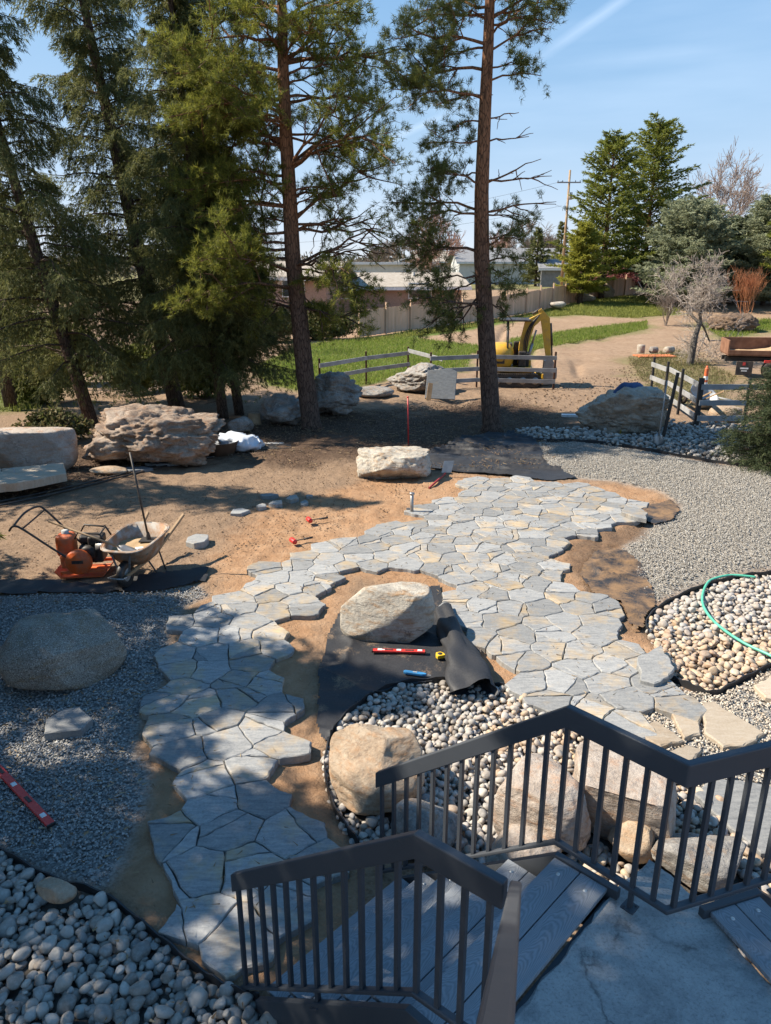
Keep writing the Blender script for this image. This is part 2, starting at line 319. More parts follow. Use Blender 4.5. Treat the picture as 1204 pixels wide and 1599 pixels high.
def make_ground():
    def geo(a, b, n): return list(np.geomspace(a, b, n))
    ys = np.concatenate([np.arange(-14, 2.6, .6), np.arange(2.6, 14, .062), np.arange(14, 24, .105), np.arange(24, 34, .2), np.arange(34, 95, .6), geo(95.6, 3000, 30)])
    xr = np.concatenate([np.arange(0, 9, .07), geo(9.08, 1800, 70)]); xs = np.concatenate([-xr[:0:-1], xr])
    X, Y = np.meshgrid(xs, ys); x = X.ravel(); y = Y.ravel(); nx, ny = len(xs), len(ys)
    near = (y > 2) & (y < 40) & (np.abs(x) < 30)
    z = np.asarray(T(x, y), float)
    wob = .10*fbm2(x, y, 2.2, 5, 3)*np.clip(y/12, .3, 3)
    def mask(poly, w, wobble=1.0):
        xs_ = [q[0] for q in poly]; ys_ = [q[1] for q in poly]; o = np.zeros_like(x)
        s = (x > min(xs_)-3) & (x < max(xs_)+3) & (y > min(ys_)-3) & (y < max(ys_)+3)
        d = polysd(x[s], y[s], poly)+wob[s]*wobble; o[s] = sstep(-w, w, d); return o
    pave = mask(PAVE, .25, 0); sand = mask(SANDZ, .35, 2.5)*(1-.8*mask(SOIL_R, .2, 1.5)); gl = mask(GRAV_L, .1); gr = mask(GRAV_R, .15); pea = mask(PEA, .1)
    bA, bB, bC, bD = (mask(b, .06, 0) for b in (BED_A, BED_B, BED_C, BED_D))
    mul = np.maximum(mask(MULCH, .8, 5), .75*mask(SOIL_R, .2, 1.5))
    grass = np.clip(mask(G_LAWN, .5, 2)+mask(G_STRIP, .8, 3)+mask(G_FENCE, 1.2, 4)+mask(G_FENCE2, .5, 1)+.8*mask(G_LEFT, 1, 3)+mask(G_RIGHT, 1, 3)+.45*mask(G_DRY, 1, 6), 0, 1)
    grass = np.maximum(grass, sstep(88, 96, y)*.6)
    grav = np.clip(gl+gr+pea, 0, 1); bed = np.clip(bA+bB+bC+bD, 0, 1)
    fabm = np.clip(mask(FAB_C, .15, 0)+mask(FAB_R, .1, 0)+mask(FAB_F, .2, 0)+mask(FAB_L, .1, 0), 0, 1)
    amp = np.clip(1-pave-bed-fabm-.6*grav, 0.0, 1)*np.where(near, 1, .6)
    n1 = fbm2(x, y, .9, 1, 4); n2 = fbm2(x, y, 4.5, 2, 4, .6)
    # rounded clods and footprints where the soil was dug over
    n3 = np.abs(fbm2(x, y, 2.6, 9, 3))
    z += amp*(.05*n1+.034*n2-.05*n3+.02*mul*fbm2(x, y, 11, 4, 2)+.012*fbm2(x, y, 9, 77, 3, .6))+.05*mask(SOIL_R, .15, 1)*fbm2(x, y, 5, 78, 4, .6)
    far = sstep(24, 40, y)
    z += amp*far*(.10*fbm2(x, y, .35, 31, 3))
    # dug trench edge by the left pine, wheel ruts across the field on the right
    tr = PP([(560,655),(640,632),(730,618),(760,640),(690,662),(600,676)]); z -= .16*mask(tr, .5, 2)
    tr2 = PP([(430,700),(560,668),(600,690),(500,720)]); z += .06*mask(tr2, .6, 3)
    for k in range(5):
        rut = np.exp(-((x-(6.5+k*1.35+.12*(y-33)+1.2*np.sin(y*.11+k)))/.22)**2)*sstep(29, 33, y)*sstep(62, 50, y); z -= .16*rut
    z -= .045*bed; z += .015*grav*fbm2(x, y, 1.2, 8, 3); z += .07*gr*np.clip(polysd(x, y, GRAV_R)*.5, 0, 1)
    # loose sand shoulders thrown up beside the path
    z += amp*sand*.03*fbm2(x, y, 3.5, 12, 3)
    V = np.stack([x, y, z], 1)
    i = np.arange((ny-1)*(nx-1)); r = i//(nx-1); c = i % (nx-1); a = r*nx+c
    me = npmesh('ground', V, np.stack([a, a+1, a+nx+1, a+nx], 1), True)
    at = me.color_attributes.new('zone', 'FLOAT_COLOR', 'POINT'); at.data.foreach_set('color', np.stack([sand, grass, mul, grav], 1).astype(np.float32).ravel())
    clean = 1-np.clip(pave+bed+grav, 0, 1)
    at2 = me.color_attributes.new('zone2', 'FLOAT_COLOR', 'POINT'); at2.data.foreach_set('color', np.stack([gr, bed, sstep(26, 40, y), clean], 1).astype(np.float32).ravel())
    t = NT('soil'); v = t.coord('World')
    za = t.n('Attribute', attribute_name='zone'); sep = t.n('SeparateColor'); t.L.new(za.outputs['Color'], sep.inputs[0])
    zb = t.n('Attribute', attribute_name='zone2'); sep2 = t.n('SeparateColor'); t.L.new(zb.outputs['Color'], sep2.inputs[0])
    big = t.noise(v, .55, 6, .6); mid = t.noise(v, 4, 6, .65); fine = t.noise(v, 38, 5, .7); grit = t.voro(v, 55)
    dirt = t.mix(.45, t.ramp(mid, [(.25, (.085, .052, .031)), (.5, (.20, .125, .076)), (.75, (.33, .225, .148))]), t.ramp(fine, [(.3, (.08, .048, .029)), (.7, (.33, .23, .152))]))
    field = t.mix(.5, t.ramp(big, [(.3, (.23, .145, .088)), (.7, (.36, .25, .165))]), t.ramp(mid, [(.3, (.17, .105, .064)), (.7, (.40, .285, .195))]))
    crumb = t.ramp(t.voro(v, 26), [(.0, (.055, .034, .022)), (.22, (.17, .11, .07)), (.5, (.40, .29, .20))]); dirt = t.mix(.28, dirt, crumb); dirt = t.mix(sep2.outputs[2], dirt, field)
    sandc = t.mix(.5, t.ramp(big, [(.3, (.30, .165, .085)), (.7, (.41, .26, .155))]), t.ramp(mid, [(.28, (.20, .10, .048)), (.5, (.35, .205, .115)), (.75, (.46, .315, .205))]))
    mulc = t.mix(.5, t.ramp(grit, [(.0, (.03, .019, .013)), (.5, (.095, .061, .041)), (.9, (.17, .112, .076))]), t.ramp(mid, [(.3, (.03, .018, .012)), (.7, (.13, .083, .055))]))
    grc = t.mix(.5, t.ramp(mid, [(.3, (.06, .09, .015)), (.7, (.13, .18, .035))]), t.ramp(fine, [(.3, (.05, .08, .012)), (.7, (.16, .19, .05))]))
    gcol = t.n('TexVoronoi', feature='F1'); gcol.inputs['Scale'].default_value = 48; t.L.new(v, gcol.inputs['Vector']); gsep = t.n('SeparateColor'); t.L.new(gcol.outputs['Color'], gsep.inputs[0])
    gra = t.ramp(gsep.outputs[0], [(0, (.13, .125, .12)), (.5, (.25, .24, .225)), (1, (.42, .40, .37))])
    gra2 = t.ramp(gsep.outputs[0], [(0, (.13, .11, .088)), (.5, (.29, .26, .22)), (1, (.44, .405, .35))])
    gra = t.mix(sep2.outputs[0], gra, gra2)
    edge = t.math('SUBTRACT', t.noise(v, 9, 5, .7), .5)
    def soft(s): return t.math('MULTIPLY_ADD', 1, 0) if False else t.math('ADD', s, t.math('MULTIPLY', edge, t.math('MULTIPLY', t.math('MULTIPLY', s, t.math('SUBTRACT', 1, s)), 5)), True)
    c = t.mix(soft(sep.outputs[2]), dirt, mulc); c = t.mix(soft(sep.outputs[0]), c, sandc); c = t.mix(soft(sep.outputs[1]), c, grc); c = t.mix(za.outputs['Alpha'], c, gra)
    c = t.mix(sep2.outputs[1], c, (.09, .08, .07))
    bp = t.bump(t.noise(v, 7, 5, .65), .6, .06); bp = t.bump(t.noise(v, 22, 6, .7), .85, .03, bp); bp = t.bump(t.noise(v, 70, 4, .7), .6, .010, bp)
    m = t.fin(c, .95, bp, 0, .15)
    o = link('ground', me, m); tag(o, kind='structure')
    return o
GROUND = make_ground()

# ------------------------------------------------------------------ flagstones
rng = random.Random(7)
def clip_half(poly, px, py, nx, ny):
    """keep the side where (q-p).n <= 0"""
    out = []; n = len(poly)
    for i in range(n):
        a = poly[i]; b = poly[(i+1) % n]; da = (a[0]-px)*nx+(a[1]-py)*ny; db = (b[0]-px)*nx+(b[1]-py)*ny
        if da <= 0: out.append(a)
        if (da < 0 < db) or (db < 0 < da):
            t = da/(da-db); out.append((a[0]+(b[0]-a[0])*t, a[1]+(b[1]-a[1])*t))
    return out
def pcent(poly):
    A = cx = cy = 0
    for i in range(len(poly)):
        x0, y0 = poly[i]; x1, y1 = poly[(i+1) % len(poly)]; k = x0*y1-x1*y0; A += k; cx += (x0+x1)*k; cy += (y0+y1)*k
    return (cx/(3*A), cy/(3*A)) if abs(A) > 1e-9 else poly[0]
def warp(pts):
    p = np.array(pts); a = .046*fbm2(p[:, 0], p[:, 1], 4.6, 41, 4, .6); b = .046*fbm2(p[:, 0], p[:, 1], 4.6, 47, 4, .6)
    return [(q[0]+da, q[1]+db) for q, da, db in zip(pts, a, b)]
def inset(poly, d):
    """shrink a convex polygon by d"""
    n = len(poly); out = poly; cx, cy = pcent(poly)
    for i in range(n):
        a = poly[i]; b = poly[(i+1) % n]; ex, ey = b[0]-a[0], b[1]-a[1]; l = math.hypot(ex, ey)
        if l < 1e-6: continue
        nx, ny = ey/l, -ex/l
        if (cx-a[0])*nx+(cy-a[1])*ny > 0: nx, ny = -nx, -ny
        out = clip_half(out, a[0]-nx*d, a[1]-ny*d, nx, ny)
        if len(out) < 3: return None
    return out
def stone_mesh(poly, th, rg, tilt=.006, chamf=.009, wf=True):
    pts = []
    n = len(poly)
    for i in range(n):
        a = poly[i]; b = poly[(i+1) % n]; l = math.hypot(b[0]-a[0], b[1]-a[1]); k = max(1, int(l/.055))
        for j in range(k): pts.append((a[0]+(b[0]-a[0])*j/k, a[1]+(b[1]-a[1])*j/k))
    if wf: pts = warp(pts)
    pts = [(x+rg.uniform(-.004, .004), y+rg.uniform(-.004, .004)) for x, y in pts]
    cx, cy = pcent(pts); n = len(pts); tx = rg.uniform(-tilt, tilt)*2; ty = rg.uniform(-tilt, tilt)*2; dz = rg.uniform(-.006, .006)
    vs = []
    for (x, y) in pts: vs.append((x-cx, y-cy, -.02))
    for (x, y) in pts: vs.append((x-cx, y-cy, th-chamf*rg.uniform(.6, 1.4)+dz+tx*(x-cx)+ty*(y-cy)))
    for (x, y) in pts:
        l = math.hypot(x-cx, y-cy) or 1; s = (l-chamf*rg.uniform(.7, 1.8))/l
        vs.append(((x-cx)*s, (y-cy)*s, th+dz+tx*(x-cx)+ty*(y-cy)))
    fs = [(i, (i+1) % n, n+(i+1) % n, n+i) for i in range(n)]+[(n+i, n+(i+1) % n, 2*n+(i+1) % n, 2*n+i) for i in range(n)]+[tuple(2*n+i for i in range(n))]
    if area(pts) and sum(pts[i][0]*pts[(i+1) % n][1]-pts[(i+1) % n][0]*pts[i][1] for i in range(n)) < 0: fs = [f[::-1] for f in fs]
    me = bpy.data.meshes.new('flagstone'); me.from_pydata(vs, [], fs); me.update()
    return me, (cx, cy)
def flag_mat(name, greys, tans, tanamt):
    t = NT(name); r = t.rnd(); v = t.coord('Object', shift=r); vs = t.coord('Object', (1, 5, 1), (0, 0, .5), shift=r)
    a = t.noise(v, 3.0, 6, .65); st = t.noise(vs, 6, 6, .7); f = t.noise(v, 45, 4, .7)
    g = t.ramp(t.math('ADD', t.math('MULTIPLY', st, .6), t.math('MULTIPLY', f, .4)), [(.3, greys[0]), (.5, greys[1]), (.72, greys[2])])
    tn = t.ramp(st, [(.3, tans[0]), (.6, tans[1]), (.8, tans[2])])
    rr = t.math('FRACT', t.math('MULTIPLY', r, 7.13))
    k = t.math('ADD', t.math('MULTIPLY', t.math('SUBTRACT', a, .53), 4.2), t.math('MULTIPLY', t.math('SUBTRACT', rr, 1-tanamt), .75), True)
    c = t.mix(k, g, tn)
    h = t.n('HueSaturation'); t.put(h.inputs['Value'], t.math('ADD', t.math('MULTIPLY', r, .42), .76)); t.put(h.inputs['Color'], c)
    bp = t.bump(st, .5, .012); bp = t.bump(f, .35, .004, bp)
    return t.fin(h.outputs[0], .78, bp, 0, .3)
M_FLAG = flag_mat('flagstone', [(.145, .15, .155), (.265, .265, .26), (.40, .39, .362)], [(.33, .235, .135), (.45, .35, .225), (.50, .43, .33)], .72)
M_STEP = flag_mat('sandstone', [(.30, .24, .17), (.40, .33, .25), (.48, .42, .34)], [(.28, .19, .12), (.42, .31, .20), (.50, .42, .32)], .6)

def lay_flags():
    rg = random.Random(11); sites = []
    s = .45; row = 0; y = 3.0
    while y < 17.5:
        x = -5.5+(s/2 if row % 2 else 0)
        while x < 8.5:
            sites.append((x+rg.uniform(-.145, .145), y+rg.uniform(-.13, .13))); x += s
        y += s*.82; row += 1
    S = np.array(sites); d = polysd(S[:, 0], S[:, 1], PAVE)
    keep = [i for i in range(len(S)) if d[i] > .02]
    patio = empty('patio', P(780, 900), kind='structure'); path = empty('path', P(350, 1100), kind='structure'); walk = empty('path', P(900, 1000), kind='structure')
    cells = []
    for i in keep:
        px, py = sites[i]; c = [(px-1, py-1), (px+1, py-1), (px+1, py+1), (px-1, py+1)]
        dd = np.hypot(S[:, 0]-px, S[:, 1]-py)
        for j in np.argsort(dd)[1:20]:
            if dd[j] > 1.9: break
            qx, qy = sites[j]; c = clip_half(c, (px+qx)/2, (py+qy)/2, qx-px, qy-py)
        todo = [c]; out = []
        # many of the big pieces are split again by one or two chords
        k = rg.random(); ns = 2 if k > .84 else (1 if k > .34 else 0)
        for _ in range(ns):
            c = max(todo, key=area); todo.remove(c); cx, cy = pcent(c); an = rg.uniform(0, math.pi); off = rg.choice((-1, 1))*rg.uniform(.06, .15)
            nx, ny = math.cos(an), math.sin(an); hx, hy = cx+nx*off, cy+ny*off
            a = clip_half(c, hx, hy, nx, ny); b = clip_half(c, hx, hy, -nx, -ny)
            if len(a) > 2 and len(b) > 2 and min(area(a), area(b)) > .02: todo += [a, b]
            else: todo.append(c)
        cells += todo
    made = {patio: [], path: [], walk: []}
    for c in cells:
        q = inset(c, .0048)
        if not q or area(q) < .010: continue
        me, (cx, cy) = stone_mesh(q, .062, rg)
        par = path if cx < -1.05+max(0, (9.4-cy))*.12 else (walk if cy < 9.6 else patio)
        made[par].append((area(q)/(cy+3)**2, me, cx, cy))
    for par, L in made.items():
        L.sort(key=lambda t: -t[0]); rv = []; rf = []
        for k, (_, me, cx, cy) in enumerate(L):
            loc = Vector((cx, cy, 0))-par.location
            if k < 300: o = link('flagstone', me, M_FLAG, par); o.location = loc
            else:
                n0 = len(rv); rv += [tuple(v.co+loc) for v in me.vertices]; rf += [tuple(i+n0 for i in p.vertices) for p in me.polygons]
        if rv: me = bpy.data.meshes.new('flagstones'); me.from_pydata(rv, [], rf); me.update(); tag(link('flagstones', me, M_FLAG, par), kind='stuff')
    print('FLAGS', [len(v) for v in made.values()])
    return patio, path
PATIO, PATH = lay_flags()

def loose_stone(name, label, u, v, wpx, hdepth, th, rz, seed, mat=None, tilt=(0, 0), z=0, group=None, n=6, cat='flagstone'):
    """an irregular flat stone lying on its own; wpx = width in pixels"""
    rg = random.Random(seed); p = P(u, v, z); depth = p.y*math.cos(TH)+(HC-z)*math.sin(TH); w = wpx*depth/F/2
    pts = []
    for i in range(n):
        a = 2*math.pi*(i+rg.uniform(-.25, .25))/n; k = rg.uniform(.82, 1.1); pts.append((w*k*math.cos(a), hdepth*k*math.sin(a)))
    me, c = stone_mesh(pts, th, rg, .004, .01, False)
    o = link(name, me, mat or M_FLAG); o.location = p+Vector((0, 0, .004)); o.rotation_euler = (tilt[0], tilt[1], rz)
    return tag(o, label, cat, group)

# ------------------------------------------------------------------ boulders
def ico(sub):
    bm = bmesh.new(); bmesh.ops.create_icosphere(bm, subdivisions=sub, radius=1)
    V = np.array([v.co[:] for v in bm.verts]); Fc = np.array([[v.index for v in f.verts] for f in bm.faces]); bm.free(); return V, Fc
ICO = {k: ico(k) for k in (1, 2, 3, 4, 5, 6)}
def rock_mat(name, stops, rust=None, crack=.5, speck=0, scale=1.0, bump=.8):
    t = NT(name); v = t.coord('Object', (scale,)*3); v2 = t.coord('Object', (scale, scale, scale*3.2), (.25, .15, 0))
    a = t.noise(v, 2.2, 7, .65, .6); b = t.noise(v2, 5, 6, .7); f = t.noise(v, 26, 5, .75)
    mixf = t.math('ADD', t.math('MULTIPLY', a, .6), t.math('MULTIPLY', f, .4))
    c = t.ramp(mixf, [(.32+.38*i/(len(stops)-1), s) for i, s in enumerate(stops)])
    if rust: c = t.mix(t.ramp(b, [(.5, (0, 0, 0)), (.68, (.85, .85, .85))]), c, rust)
    wn = t.n('TexNoise'); wn.inputs['Scale'].default_value = 1.6; wn.inputs['Detail'].default_value = 6; wn.inputs['Roughness'].default_value = .65; t.L.new(v, wn.inputs['Vector']); ws = t.n('VectorMath', operation='SCALE'); t.L.new(wn.outputs['Color'], ws.inputs[0]); ws.inputs['Scale'].default_value = 1.1; wa = t.n('VectorMath', operation='ADD'); t.L.new(t.coord('Object', (scale*.8, scale*.8, scale*1.7), (.3, .2, .1)), wa.inputs[0]); t.L.new(ws.outputs[0], wa.inputs[1])
    cr = t.voro(wa.outputs[0], 1.5, 'DISTANCE_TO_EDGE')
    crm = t.ramp(t.math('ADD', cr, t.math('MULTIPLY', t.math('SUBTRACT', f, .5), .10)), [(.0, (1, 1, 1)), (.035, (0, 0, 0))])
    crb = t.math('MULTIPLY', crm, t.ramp(t.noise(v, 3.1, 3), [(.45, (0, 0, 0)), (.6, (1, 1, 1))])); c = t.mix(t.math('MULTIPLY', crb, crack), c, (.05, .04, .035))
    if speck:
        sp = t.noise(v, 90, 2, .8); c = t.mix(t.ramp(sp, [(.52, (0, 0, 0)), (.6, (speck,)*3)]), c, (.04, .038, .035)); sp2 = t.noise(v, 75, 2, .8); c = t.mix(t.ramp(sp2, [(.58, (0, 0, 0)), (.66, (speck,)*3)]), c, (.55, .52, .47))
    bp = t.bump(crb, -.5, .05) if crack else None; bp = t.bump(b, bump*.6, .06, bp); bp = t.bump(f, bump, .02, bp); bp = t.bump(t.noise(v, 95, 3, .8), .3, .006, bp)
    return t.fin(c, .9, bp, 0, .2)
M_LIME = rock_mat('limestone', [(.20, .185, .165), (.35, .315, .265), (.50, .455, .38), (.60, .57, .50)], (.33, .19, .09), .6)
M_TRAV = rock_mat('craggy_rock', [(.10, .075, .058), (.24, .175, .13), (.38, .30, .235), (.50, .43, .36)], (.30, .16, .085), .7, bump=1.0)
M_GREYROCK = rock_mat('grey_rock', [(.10, .095, .088), (.23, .215, .20), (.36, .34, .31), (.50, .47, .42)], (.30, .19, .11), .7, bump=1.0)
M_GRAN = rock_mat('granite', [(.14, .118, .092), (.22, .192, .155), (.30, .268, .22), (.38, .345, .29)], (.24, .17, .10), .0, .85, bump=.5)
M_TAN = rock_mat('tan_rock', [(.24, .17, .115), (.36, .27, .19), (.46, .37, .275), (.55, .47, .375)], (.36, .20, .10), .35)
M_WARM = rock_mat('banded_rock', [(.22, .18, .15), (.36, .30, .25), (.46, .40, .345), (.55, .50, .45)], (.40, .24, .15), .45)
BOULDERS = []
def boulder(name, label, u, v, wpx, hm, dm, mat, seed, rz=0, sub=5, rough=.16, cuts=7, z=0, sink=.12, flat=0, fine=.05, group=None, lean=(0, 0), freq=1.3, cat='boulder', craggy=0.0, box=1.0):
    """u,v = foot of its near face in the picture, wpx its width there, hm height and dm depth in metres"""
    p = P(u, v, z); depth = p.y*math.cos(TH)+(HC-z)*math.sin(TH); w = wpx*depth/F
    rg = np.random.default_rng(seed); V, Fc = ICO[sub]; V = np.sign(V)*np.abs(V)**box
    for _ in range(cuts):
        n = rg.normal(size=3); n /= np.linalg.norm(n); c = rg.uniform(.62, .9); d = V@n; m = d > c; V[m] -= np.outer(d[m]-c, n)*.92
    if flat:
        d = V[:, 2]-flat; m = d > 0; V[m, 2] -= d[m]*.9
    L = np.linalg.norm(V, axis=1, keepdims=True); Nn = V/L
    q = V*np.array([w/2, dm/2, hm])/max(w/2, .3)*freq
    V = V+Nn*(rough*fbm(q+seed*3.3, seed, 4, .5))[:, None]
    asp = V*np.array([w/2, dm/2, hm])
    if craggy:
        wq = asp+.35*np.stack([fbm(asp*1.1+k*9, seed+60+k, 3) for k in range(3)], 1); rdg = 1-np.abs(fbm(wq*np.array([1.3, 1.3, 2.2])+seed, seed+5, 5, .55)); V = V-Nn*(craggy*(rdg**4)*.9)[:, None]; V = V+Nn*(craggy*.9*fbm(wq*2.4+1, seed+9, 5, .62))[:, None]
    V = V+Nn*(fine*.5*fbm(asp*4.0+7, seed+50, 4, .6))[:, None]
    mn, mx = V.min(0), V.max(0); V = (V-(mn+mx)/2)/((mx-mn)/2)
    V = V*np.array([w/2, dm/2, 0])+np.array([0, 0, 1])*((V[:, 2:3]+1)/2*hm*(1+sink)-hm*sink)
    M = Matrix.Rotation(lean[0], 3, 'X')@Matrix.Rotation(lean[1], 3, 'Y')
    V = V@np.array(M).T
    me = npmesh('boulder', V, Fc, True)
    o = link(name, me, mat); o.location = (p.x, p.y+dm*.5*.85, z); o.rotation_euler = (0, 0, rz)
    BOULDERS.append((o.location.x, o.location.y, w/2, dm/2))
    return tag(o, label, cat, group)
# ================================================================== boulders in place
M_TANG = rock_mat('tan_grey_rock', [(.16, .135, .11), (.29, .245, .195), (.41, .36, .295), (.54, .49, .42)], (.33, .20, .10), .6)
boulder('boulder', 'big smooth speckled granite boulder on the grey gravel at the left edge', 78, 1086, 192, .66, 1.25, M_GRAN, 3, .2, 6, .17, 9, fine=.04, sink=.12, freq=.9, box=.8)
boulder('boulder', 'low flat-topped pale limestone boulder behind the red stake and patio', 615, 753, 122, .60, 1.25, M_LIME, 21, 0, 6, .12, 7, sink=.45, box=.7, flat=.55, fine=.10, craggy=.10)
boulder('boulder', 'grey rounded boulder standing on the black fabric inside the paving', 605, 1006, 150, .66, .55, M_LIME, 35, -.08, 6, .08, 5, flat=.75, fine=.05, freq=1.0, box=.55)
boulder('boulder', 'tan angular boulder at the left end of the cobble bed below the stair', 588, 1278, 152, .60, .80, M_TAN, 42, .2, 6, .14, 8, fine=.07, box=.75)
boulder('boulder', 'large grey-tan boulder behind the middle balusters of the stair railing', 850, 1345, 150, .55, .80, M_WARM, 51, .1, 6, .13, 9, fine=.09, box=.7)
boulder('boulder', 'reddish banded block of rock behind the level railing by the slab', 990, 1330, 160, .52, .85, M_WARM, 63, -.15, 6, .10, 8, flat=.6, fine=.09, box=.55)
boulder('boulder', 'small pinkish rock at the tip of the concrete slab', 1000, 1356, 88, .30, .40, M_TAN, 71, .3, 5, .12, 8)
boulder('boulder', 'dark low rock under the railing on the right of the slab tip', 1112, 1404, 160, .30, .55, M_GREYROCK, 77, .1, 5, .14, 8)
boulder('boulder', 'white speckled rock behind the first balusters of the far stair railing', 668, 1352, 112, .38, .55, M_GREYROCK, 83, 0, 5, .13, 6)
boulder('boulder', 'low tan rock below the bottom rail beside the stair stringer', 822, 1372, 125, .26, .45, M_WARM, 86, .2, 5, .12, 7)
boulder('boulder', 'huge craggy brown boulder under the spruces on the left', 222, 737, 240, 1.30, 2.3, M_TRAV, 94, .05, 6, .20, 6, fine=.12, craggy=.20, freq=1.1)
boulder('boulder', 'big dark hollowed boulder behind the left pine trunk', 512, 652, 108, 1.30, 1.8, M_GREYROCK, 105, .3, 6, .2, 8, fine=.1, craggy=.20)
boulder('boulder', 'lower craggy boulder joined to the hollowed one left of the pine trunk', 436, 668, 76, .85, 1.5, M_GREYROCK, 117, 0, 5, .2, 7, fine=.12, craggy=.22)
boulder('boulder', 'round grey boulder with a stone slab leaning on it by the gate', 655, 616, 104, 1.0, 1.9, M_GREYROCK, 123, 0, 6, .14, 6, fine=.1, craggy=.14)
boulder('boulder', 'low flat rock left of the round boulder at the lawn edge', 585, 622, 62, .34, 1.0, M_GREYROCK, 127, 0, 4, .15, 6)
boulder('boulder', 'large tan-grey boulder with a blue jacket on top in the far cobbles', 982, 680, 146, 1.25, 1.7, M_TANG, 139, -.1, 6, .16, 7, fine=.1, craggy=.10, box=.8)
boulder('rock', 'small round rock beside the tree stump under the spruces', 374, 676, 40, .42, .6, M_GREYROCK, 142, 0, 4, .12, 5, cat='rock')
boulder('boulder', 'back stone of the rough stone bench at the left edge', 38, 738, 150, .92, .75, M_WARM, 151, .08, 5, .05, 4, flat=.6, fine=.05, box=.6)
boulder('rock', 'flat brown rock among the cobbles at the lower left', 84, 1412, 72, .13, .16, M_TAN, 163, -.35, 4, .12, 6, fine=.05, cat='rock', z=.06)
boulder('rock', 'low flat tan stone in front of the craggy boulder', 166, 743, 62, .16, .45, M_TAN, 171, 0, 4, .10, 6, cat='rock')

def slab_px(name, label, px, th, mat, z=0, parent=None, cat=None, tilt=.004, seed=1, wf=True, chamf=.012):
    rg = random.Random(seed); poly = PP(px, z+th); me, c = stone_mesh(poly, th, rg, tilt, chamf, wf)
    o = link(name, me, mat, parent); o.location = (c[0], c[1], z); return tag(o, label, cat)
# stone bench seat and loose flat stones
slab_px('bench_slab', 'long stone seat slab of the rough bench at the left edge', [(-60,762),(-60,738),(20,730),(100,722),(103,738),(30,752)], .16, M_STEP, .22, cat='bench', seed=3)
boulder('rock', 'block carrying the stone bench seat', 20, 760, 120, .23, .35, M_TAN, 181, 0, 4, .08, 8, cat='rock', fine=.04)
M_SLATE = flag_mat('slate', [(.13, .145, .16), (.22, .235, .25), (.32, .335, .34)], [(.25, .21, .16), (.34, .30, .24), (.40, .37, .32)], .2)
loose_stone('flagstone', 'grey flat stone next to the tan one along the craggy boulder', 214, 736, 50, .16, .07, .1, 5, M_SLATE)
loose_stone('flagstone', 'grey flat stone nearest the black pipe end by the craggy boulder', 254, 727, 52, .15, .07, .2, 6, M_SLATE)
loose_stone('flagstone', 'small bluish flat stone beside the brown tub', 287, 717, 22, .12, .05, .3, 7, M_SLATE)
for i, (u, v, w, hd, th, lab) in enumerate([(374,803,34,.17,.07,'largest grey loose stone, left of the loose group on the dirt'), (419,778,33,.11,.07,'tan loose stone at the back of the group on the dirt'), (409,796,21,.12,.09,'small blocky loose stone in the middle of the dirt group'),
        (432,791,28,.15,.09,'grey wedge shaped loose stone in the middle of the dirt group'), (457,782,27,.12,.07,'grey loose stone on the right of the dirt group'), (475,788,25,.09,.05,'thin tan loose stone right of the dirt group'), (483,778,13,.08,.06,'smallest loose stone at the far right of the dirt group')]):
    loose_stone('flagstone', lab, u, v, w, hd, th, .3*i, 20+i, group='loose stones on the dirt', n=5)
loose_stone('flagstone', 'split pale flagstone lying alone on the dirt right of the wheelbarrow', 309, 849, 38, .24, .09, .1, 41, n=7)
loose_stone('flagstone', 'pale angular flagstone lying alone on the left gravel', 107, 1135, 80, .27, .07, .15, 44, z=.02, n=6)
# stepping stones by the right-hand stair
for i, (px, lab, m) in enumerate([([(977,1138),(1028,1124),(1068,1155),(1033,1163)], 'tan stepping stone touching the near paving corner', M_STEP), ([(1047,1112),(1085,1104),(1096,1145),(1068,1151)], 'small tan stepping stone between two larger ones', M_STEP),
        ([(1096,1098),(1113,1095),(1195,1145),(1160,1164),(1130,1166),(1100,1143)], 'largest streaked stepping stone in the pea gravel', M_STEP), ([(1045,1172),(1075,1162),(1102,1170),(1075,1190)], 'tan stepping stone just above the railing corner', M_STEP),
        ([(1178,1068),(1215,1052),(1240,1095),(1195,1088)], 'tan stepping stone at the right edge of the picture', M_STEP), ([(1085,1238),(1112,1212),(1240,1232),(1250,1340),(1190,1330),(1140,1292)], 'wide blue-grey slab seen through the right-hand balusters', M_FLAG)]):
    slab_px('stepping_stone', lab, px, .06, m, 0, cat='stepping stone', seed=60+i)
slab_px('flagstone', 'tipped flagstone overhanging the cobbles at the paving edge', [(998,1024),(1034,1010),(1052,1042),(1046,1056),(1024,1064),(1000,1058)], .06, M_FLAG, .07, cat='flagstone', tilt=.02, seed=71)
slab_px('flagstone', 'long flagstone tipped up at the right edge of the paving', [(970,798),(976,788),(1012,800),(1008,810),(990,806)], .06, M_FLAG, .08, cat='flagstone', tilt=.02, seed=74)

